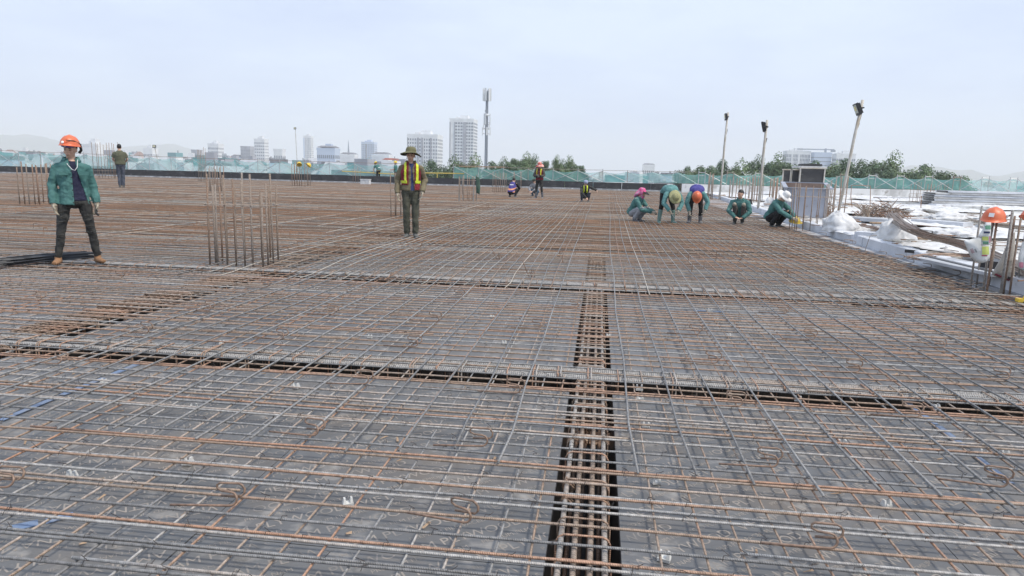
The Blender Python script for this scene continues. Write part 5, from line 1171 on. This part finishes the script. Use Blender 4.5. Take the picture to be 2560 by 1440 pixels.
    # shoes or boots
    for q in 'LR':
        an, to, kn = Vector(J['an' + q]), Vector(J['to' + q]), Vector(J['kn' + q]); dv = (to - an); dv.z = 0; dv.normalize(); heel = an - dv * .055
        m = MB(); m.tube([V(heel.x, heel.y, .04), V(an.x, an.y, .05), mid(an, to, .6) * 1.0 + V(0, 0, -.012), V(to.x, to.y, .035) + dv * .03], [(.036, .038), (.042, .045), (.045, .036), (.034, .024)], 10, side=(dv.y, -dv.x, 0))
        if fit.get('boot'): m.tube([an + V(0, 0, -.03), an + V(0, 0, .05), an.lerp(kn, fit['boot'])], [.05, .052, .066], 12)
        else: m.tube([an + V(0, 0, -.03), an + V(0, 0, .025)], [.045, .045], 10)
        pend(m, 'boot' if fit.get('boot') else 'shoe', fit['shoes'], root, .009)
    # shirt or jacket
    if fit.get('under'):
        m = MB(); P, Rr = torso_rings(J, .006); m.tube(P[:-1] if not fit.get('tee_low') else P[:-1], Rr[:-1], 20, side=sx); pend(m, 'shirt', fit['under'], root, vox, folds=.018)
    m = MB(); P, Rr = torso_rings(J, fit.get('jg', .022))
    if fit.get('long'): P[0] = P[0] + (P[0] - P[2]).normalized() * fit['long']; Rr[0] = (Rr[0][0] + .012, Rr[0][1] + .012)
    m.tube(P, Rr, 22, side=sx); sleeves(m, fit.get('jg', .022) * .5, fit.get('short'))
    pend(m, 'jacket' if fit.get('under') else 'shirt', fit['top'], root, vox, keep=fit.get('open'), solid=.012 if fit.get('open') else 0, folds=.034)
    if fit.get('collar'):
        m = MB(); n = 14; vs = []
        for i in range(n + 1):
            a = math.pi * (-.28 + 1.56 * i / n); c = nk + V(0, 0, -.012)
            for r_, zz in ((.066, .045), (.085, .05), (.105, .0)): vs.append(c + V(math.cos(a) * r_ * 1.08, math.sin(a) * r_ * .95 - .005, zz - .02 * (1 if math.sin(a) < 0 else 0)))
        m.add(vs, [(i * 3 + j, i * 3 + j + 3, i * 3 + j + 4, i * 3 + j + 1) for i in range(n) for j in range(2)]); o_ = m.build('collar', M[fit['top']], root, smooth=True); q_ = o_.modifiers.new('t', 'SOLIDIFY'); q_.thickness = .006
    for (nm, mt, gg, kp) in fit.get('layers', ()):
        m = MB(); P, Rr = torso_rings(J, gg); m.tube(P, Rr, 22, side=sx); pend(m, nm, mt, root, min(vox, .01), keep=kp, solid=.006, folds=.03)
    if fit.get('gloves'):
        for q in 'LR':
            m = MB(); wr, el = Vector(J['wr' + q]), Vector(J['el' + q]); hand(m, wr, J['hd' + q], J['n' + q], J['curl'], 1.05, 1 if q == 'L' else -1, .0025); d = (wr - el).normalized(); m.tube([wr - d * .055, wr, wr + Vector(J['hd' + q]).normalized() * .04], [.04, .036, .034], 10)
            pend(m, 'glove', fit['gloves'], root, .0065 if vox < .013 else .008, smooth_it=1)
    # headgear
    hg = fit.get('hat'); T = Matrix.Translation(Hd + HM @ V(0, .008, .055)) @ HM.to_4x4()
    if hg in ('orange', 'yellow_p'): helmet(root, T @ Matrix.Rotation(R(fit.get('hat_tilt', -6)), 4, 'X'), hg, 'helmet')
    elif hg:
        T = T @ Matrix.Rotation(R(fit.get('hat_tilt', 0)), 4, 'X')
        mt, br, droop, hh, rim = hg; m = MB()
        def fn(p, a):
            r_ = math.hypot(p.x, p.y); w_ = droop * max(0, r_ - .1) * (1 + .5 * math.cos(2 * a)) + .012 * math.sin(3 * a + 1) * max(0, (r_ - .1) / .1); return V(p.x, p.y * 1.08, p.z - w_)
        m.lathe([(0, hh), (.05, hh), (.082, hh - .018), (.093, hh * .5), (.097, .005), (.1, 0), (.1 + br * .5, -.004), (.1 + br, -.008)], 28, None, fn=fn); m.v = [tuple(T @ Vector(v)) for v in m.v]
        o_ = m.build('hat', M[mt], root, smooth=True); q_ = o_.modifiers.new('t', 'SOLIDIFY'); q_.thickness = .006
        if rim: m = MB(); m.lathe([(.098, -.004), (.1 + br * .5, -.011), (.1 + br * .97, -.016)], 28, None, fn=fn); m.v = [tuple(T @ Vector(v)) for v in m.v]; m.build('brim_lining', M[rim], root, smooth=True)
    pass
    return root, HM, Hd

# 1 man in the green jacket
J = stand(hipL=(-.11, 0, .87), hipR=(.11, 0, .87), knL=(-.18, -.03, .48), knR=(.17, -.03, .48), anL=(-.245, .02, .085), anR=(.225, .02, .085), toL=(-.285, -.12, .03), toR=(.28, -.11, .03), shL=(-.175, .02, 1.35), shR=(.165, .02, 1.35), elL=(-.24, .05, 1.1), elR=(.225, .06, 1.1), wrL=(-.24, -.03, .84), wrR=(.26, 0, .85), hdL=(.12, -.1, -1), hdR=(-.05, -.1, -1), yaw=-.42, nod=.2, tilt=.06, pel=(0, 0, .9), chest=(-.01, .01, 1.25))
def op1(c): return not (c.y < -.03 and c.z > .7 and (c.x > -.005 - max(0, c.z - 1.3) * .25) and c.x < .055 + max(0, 1.32 - c.z) * .24 and abs(c.x) < .2)
r1, HM, Hd = person('man standing in an open green jacket and ripped dark jeans, wearing an orange helmet', 199, 659, J, dict(trousers='jeans_dark', shoes='suede', top='jacket_green', under='navy', open=op1, collar=1, gloves='glove_grey', hat='orange', hat_tilt=-14, long=.05, jg=.018, tg=-.006), 0, .925, .0095)
hp = lambda x, y, z_: Hd + HM @ V(x, y, z_)
m = MB(); 
for i in range(13):
    a = -.75 + 1.5 * i / 12; m.box(hp(.098 * math.sin(a), .012 - .118 * math.cos(a), .062), (.02, .012, .032), HM @ Matrix.Rotation(a, 3, 'Z'))
m.build('goggles', M['purple'], r1); m = MB(); m.ell(hp(-.012, -.111, .062), (.012, .006, .011), 8, 6); m.build('goggle_glint', M['sticker'], r1)  # the glint is a highlight modelled as a white bead
m = MB(); m.ell(hp(-.03, -.125, .118), (.02, .008, .02), 12, 6, HM @ Matrix.Rotation(-.6, 3, 'X')); m.build('sticker', M['sticker'], r1)
m = MB(); m.tube([hp(.02, -.13, .15), hp(.085, -.06, .135), hp(.115, .03, .085), hp(.105, .09, .06)], .006, 6); m.tube([hp(.1, .07, .05), hp(.095, .1, -.02), hp(.07, .08, -.06)], .018, 8); m.build('helmet_strap', M['strap'], r1)
m = MB(); m.tube([V(-.06, -.05, 1.43), V(-.045, -.115, 1.37), V(.005, -.152, 1.305), V(.035, -.155, 1.295), V(.065, -.135, 1.34), V(.075, -.06, 1.44)], .004, 6); m.build('necklace', M['sticker'], r1, smooth=True)
for q in range(6): m = MB(); m.ell((-.012, -.152 - .004 * (q % 2), .86 + q * .085), (.008, .005, .008), 8, 5); m.build('button', M['strap'], r1)
for x in (-.1, .135):
    m = MB(); m.box((x, -.155, 1.255), (.11, .012, .045), Matrix.Rotation(-.12 * (1 if x > 0 else -1), 3, 'Z')); m.build('pocket_flap', M['jacket_green'], r1)
for (x, zz, w_, rz) in ((-.14, .74, .13, .1), (-.16, .66, .11, -.2), (-.17, .6, .12, .05), (-.19, .42, .1, .2), (-.2, .36, .09, -.1), (.13, .68, .12, .15), (.15, .62, .12, .2), (.16, .54, .11, -.05), (.15, .45, .1, .1)):
    m = MB(); n = 7; m.tube([V(x + w_ * (i / n - .5), -.085 - .022 * math.sin(math.pi * i / n), zz + rz * w_ * (i / n - .5) + U(-.008, .008)) for i in range(n + 1)], [.003] + [.0075] * (n - 1) + [.003], 6); m.build('torn_seam', M['jeans_dark'], r1, smooth=True)
m = MB(); m.tube([V(.255, -.05, .74), V(.245, -.1, .71), V(.275, -.11, .68)], .015, 8); m.build('pliers', M['strap'], r1)
# 5 man in the bush hat
def op5(c): return not (c.y < -.03 and c.z > .7 and c.x > .0 - max(0, c.z - 1.33) * .4 and c.x < .03 + max(0, 1.3 - c.z) * .1 + max(0, c.z - 1.33) * .4)
J = stand(yaw=-.15, nod=.12, tilt=.05, hipL=(-.08, 0, .9), hipR=(.08, 0, .9), knL=(-.085, -.03, .48), knR=(.085, -.03, .48), anL=(-.075, .03, .085), anR=(.085, -.02, .085), toL=(-.1, -.12, .03), toR=(.13, -.17, .03), elL=(-.25, .05, 1.1), elR=(.27, .06, 1.12), wrL=(-.25, -.04, .86), wrR=(.215, -.1, .9), hdL=(.1, -.1, -1), hdR=(-.15, -.12, -1))
vest = lambda c: c.z > .93 and (c.x < -.045 or c.x > .075) and not (c.x < -.045 and c.z < 1.02 and c.y < 0)
st5 = lambda c: (c.z > 1.06 and (.1 < c.x < .145 or -.125 < c.x < -.085)) or (1.045 < c.z < 1.1 and (c.x > .085 or c.x < -.07))
r5, HM, Hd = person('man in a khaki shirt, maroon reflective vest and wide bush hat standing centre left', 1027, 595, J, dict(trousers='olive_dark', shoes='shoe_grey', top='olive', under='blue_tee', open=op5, collar=1, gloves='glove_grey', hat=('boonie', .1, .35, .1, 'dark_under'), hat_tilt=-12, jg=.02, tg=.004, layers=(('vest', 'maroon', .03, vest), ('reflective_stripe', 'hivis', .035, st5))), 0, 1.0, .0095)
# 2 man from behind
J = stand(elL=(-.25, -.05, 1.12), elR=(.25, -.05, 1.12), wrL=(-.16, -.2, 1.0), wrR=(.16, -.2, 1.0), hdL=(.7, -.6, .1), hdR=(-.7, -.6, .1), knL=(-.07, -.02, .49), knR=(.07, -.02, .49), anL=(-.06, .03, .085), anR=(.06, .03, .085), toL=(-.07, -.12, .03), toR=(.07, -.12, .03), hipL=(-.08, 0, .9), hipR=(.08, 0, .9))
person('man seen from behind in an olive tee shirt and blue jeans', 305, 470, J, dict(trousers='jeans_blue', shoes='shoe_grey', top='olive_tee', short=1, jg=.025), 178, 1.28, .014)
# 3, 4 yellow helmets at the parapet
back_print = lambda lo, hi: (lambda c: c.y > .05 and lo < c.z < hi and abs(c.x) < .09)
J = stand(pel=(0, .05, .93), waist=(0, .02, 1.06), chest=(0, -.1, 1.24), neck=(0, -.2, 1.38), head=(0, -.28, 1.48), shL=(-.185, -.16, 1.34), shR=(.185, -.16, 1.34), elL=(-.22, -.28, 1.1), elR=(.22, -.28, 1.1), wrL=(-.16, -.36, .88), wrR=(.16, -.36, .88), nod=.6)
person('bending man in a green tee shirt, tool belt and yellow helmet at the far parapet', 946, 457, J, dict(trousers='black_cloth', shoes='boot_grey', top='jacket_green', short=1, hat='yellow_p', layers=(('shirt_print', 'white_hat', .034, lambda c: c.y > .0 and 1.16 < c.z < 1.21 and abs(c.x) < .08), ('tool_belt', 'olive', .05, lambda c: .9 < c.z < 1.0))), -140, 1.12, .014, z=.1)
J = stand(elL=(-.24, -.1, 1.1), elR=(.24, -.1, 1.1), wrL=(-.16, -.3, 1.05), wrR=(.16, -.3, 1.05), hdL=(.3, -.9, 0), hdR=(-.3, -.9, 0))
person('man in a green tee shirt and yellow helmet standing behind the bush hat man', 989, 459, J, dict(trousers='dusty_trousers', shoes='boot_grey', top='jacket_green', short=1, hat='yellow_p'), -100, 1.1, .014, z=.1)
# 6 crouching from behind, striped vest
stripes = lambda c: (.32 < (c.z + c.y * .3) < .38 or .46 < (c.z + c.y * .3) < .52)
J = squat(nod=.5)
person('crouching man seen from behind in a purple vest with orange stripes', 1281, 494, J, dict(trousers='black_cloth', shoes='boot_grey', top='black_cloth', gloves='glove_grey', layers=(('vest', 'purple', .03, lambda c: True), ('reflective_stripe', 'hi_orange', .036, stripes), ('vest_lettering', 'white_hat', .036, lambda c: .62 < c.z < .66 and c.y > -.02 and abs(c.x) < .1))), 155, 1.02, .014)
# 7 red hat man and 7b
J = stand(elL=(-.27, -.05, 1.12), elR=(.27, -.05, 1.12), wrL=(.02, -.22, 1.1), wrR=(-.02, -.25, 1.06), hdL=(.9, -.1, 0), hdR=(-.9, -.1, 0), nod=.3, knL=(-.13, -.02, .49), knR=(.13, -.02, .49), anL=(-.17, .03, .085), anR=(.17, .03, .085), toL=(-.2, -.12, .03), toR=(.2, -.12, .03))
person('worker in a red and white sun hat and maroon vest standing with folded arms', 1347, 497, J, dict(trousers='jeans_dark', shoes='boot_grey', boot=.6, top='dusty_trousers', gloves='black_cloth', hat=('red_hat', .1, .6, .13, None), layers=(('vest', 'maroon', .034, lambda c: c.z > .86 and not (abs(c.x) < .03 and c.y < 0 and c.z > 1.1)), ('reflective_stripe', 'hivis', .039, lambda c: c.z > 1.1 and .08 < abs(c.x) < .12))), -18, 1.03, .014)
J = squat(); person('worker in a grey shirt crouching half hidden behind the red hat worker', 1337, 491, J, dict(trousers='teal_pants', shoes='boot_grey', top='grey_shirt', hat=('dark_under', .0, 0, .07, None)), -30, .95, .015)
# 8 crouching with cap
J = squat(shR=(.18, -.05, .7), elR=(.36, -.16, .62), wrR=(.5, -.22, .56), hdR=(.5, -.1, -.8), elL=(-.2, -.3, .45), wrL=(.02, -.42, .2))
person('crouching worker with a pale cap and yellow braces, one arm reaching to the right', 1462, 505, J, dict(trousers='jeans_blue', shoes='boot_grey', top='jeans_dark', hat=('cap_blue', .0, 0, .08, None), layers=(('reflective_stripe', 'hivis', .03, lambda c: .05 < abs(c.x) < .1 and c.z > .42 and c.y < .1),)), 5, 1.0, .014)
# 9 woman in pink scarf
J = squat(nod=.45, wrL=(-.06, -.5, .33), wrR=(.06, -.5, .33), elL=(-.2, -.24, .38), elR=(.2, -.24, .38), hdL=(.2, -.9, -.2), hdR=(-.2, -.9, -.2))
r9, HM, Hd = person('crouching woman in a green jacket with a pink checked headscarf and dark visor', 1592, 555, J, dict(trousers='grey_trousers', shoes='boot_grey', top='jacket_green', gloves='glove_grey', tg=.012, jg=.03), 62, .95, .011)
hp = lambda x, y, z_: Hd + HM @ V(x, y, z_)
m = MB(); m.ell(hp(0, .03, .03), (.1, .125, .125), 16, 12, HM); m.tube([hp(0, .05, .0), hp(0, .12, -.1), hp(0, .16, -.2)], [(.1, .1), (.13, .07), (.1, .04)], 14); m.tube([hp(0, -.03, -.06), hp(0, -.06, -.12), hp(0, -.04, -.2)], [(.075, .075), (.06, .06), (.03, .03)], 12)
HMi9, Hd9 = HM.transposed(), Hd.copy(); pend(m, 'headscarf', 'pink_scarf', r9, .011, keep=lambda c: (lambda q: not (q.y < -.045 and -.055 < q.z < .07 and abs(q.x) < .065))(HMi9 @ (c - Hd9)), solid=.006, folds=.04)
m = MB(); n = 9; vs = []
for i in range(n + 1):
    a = -1.1 + 2.2 * i / n; vs += [hp(.098 * math.sin(a), .01 - .11 * math.cos(a), .075), hp(.15 * math.sin(a), .02 - .235 * math.cos(a), .05)]
m.add(vs, [(2 * i, 2 * i + 2, 2 * i + 3, 2 * i + 1) for i in range(n)]); o_ = m.build('visor', M['black_cloth'], r9); q_ = o_.modifiers.new('t', 'SOLIDIFY'); q_.thickness = .004
# 10 straw hat
J = bend(yaw=0)
r10, HM, Hd = person('worker bending in a teal jacket, straw hat and tall green rubber boots', 1666, 560, J, dict(trousers='black_cloth', shoes='boot_green', boot=.82, top='jacket_teal', gloves='glove_grey', hat=('straw', .075, .3, .105, None), jg=.028, layers=(('jacket_lettering', 'white_hat', .036, lambda c: c.z > .96 and ((-.2 < c.y < -.16) or (-.12 < c.y < -.095)) and abs(c.x) < .1),)), 22, 1.0, .011)
# 11 orange helmet
J = bend(knL=(-.13, .03, .46), knR=(.14, .03, .46), anL=(-.14, .05, .085), anR=(.15, .05, .085), toL=(-.18, -.1, .03), toR=(.18, -.1, .03), elL=(-.25, -.38, .58), wrL=(-.17, -.44, .38), elR=(.3, -.3, .6), wrR=(.24, -.36, .42), hdL=(.05, -.1, -1), hdR=(-.25, -.2, -.9), nod=1.15)
r11, HM, Hd = person('worker bending in a purple vest and orange helmet, holding a tying hook', 1736, 560, J, dict(trousers='black_cloth', shoes='boot_grey', boot=.4, top='jacket_teal', gloves='glove_grey', hat='orange', hat_tilt=0, layers=(('vest', 'purple', .03, lambda c: True), ('vest_trim', 'hi_orange', .036, lambda c: c.z > .9 and -.02 < c.y < .02), ('vest_lettering', 'white_hat', .036, lambda c: c.z > .9 and -.13 < c.y < -.08 and abs(c.x) < .12))), 2, 1.02, .011)
# 12 crouching bareheaded
J = squat(pel=(0, .14, .24), waist=(0, .1, .38), chest=(0, .04, .58), neck=(0, .0, .73), head=(0, -.06, .875), shL=(-.19, .02, .68), shR=(.19, .02, .68), knL=(-.12, -.26, .58), knR=(.13, -.26, .58), elL=(-.29, -.14, .4), elR=(.3, -.14, .38), wrL=(-.07, -.3, .23), wrR=(.13, -.28, .21), hdL=(.8, -.3, -.2), hdR=(-.8, -.3, -.1), yaw=-.5, nod=.15, anL=(-.1, -.05, .085), anR=(.1, -.05, .085), toL=(-.12, -.2, .03), toR=(.12, -.2, .03))
r12, HM, Hd = person('bareheaded young man crouching in a green jacket with dusty knees', 1846, 562, J, dict(trousers='dusty_trousers', shoes='shoe_grey', top='jacket_green', collar=1, jg=.03), -6, .98, .0105)
for x in (-.12, .13): m = MB(); m.ell((x, -.285, .59), (.055, .05, .055), 12, 8); m.build('knee_dust', M['dust'], r12, smooth=True)
# 13 white hat
J = squat(nod=.75, head=(0, -.2, .83), wrL=(-.07, -.5, .3), wrR=(.07, -.5, .3), hdL=(.3, -.9, -.2), hdR=(-.3, -.9, -.2))
r13, HM, Hd = person('crouching worker in a green jacket, black trousers and broad white hat', 1937, 570, J, dict(trousers='black_cloth', shoes='shoe_grey', top='jacket_green', gloves='glove_grey', hat=('white_hat', .1, .25, .11, None), jg=.03, tg=.015), 58, 1.0, .011)
m = MB(); m.tube([Hd + V(0, .1, -.07), Hd + V(0, .14, -.12)], [(.1, .06), (.07, .04)], 12); pend(m, 'neck_cloth', 'tuft_green', r13, .01, folds=.03)
flush()
# tying hooks held by the bending workers
def hook_tool(px, py, Y, ang, label):
    c = onY(px, py, Y); d = V(math.cos(ang), 0, -math.sin(ang)); m = MB(); m.tube([-d * .05, d * .08, d * .2, d * .22 + V(.012, 0, .012)], [.012, .008, .005, .004], 6); o = m.build('tying_hook', M['steel'], smooth=True, label=label, cat='tying hook'); o.location = c
hook_tool(1676, 532, at(1666, 560, .07).y - .48, R(48), 'tying hook in the hands of the straw hat worker')
hook_tool(1724, 535, at(1736, 560, .07).y - .48, R(135), 'tying hook in the hand of the orange helmet worker')
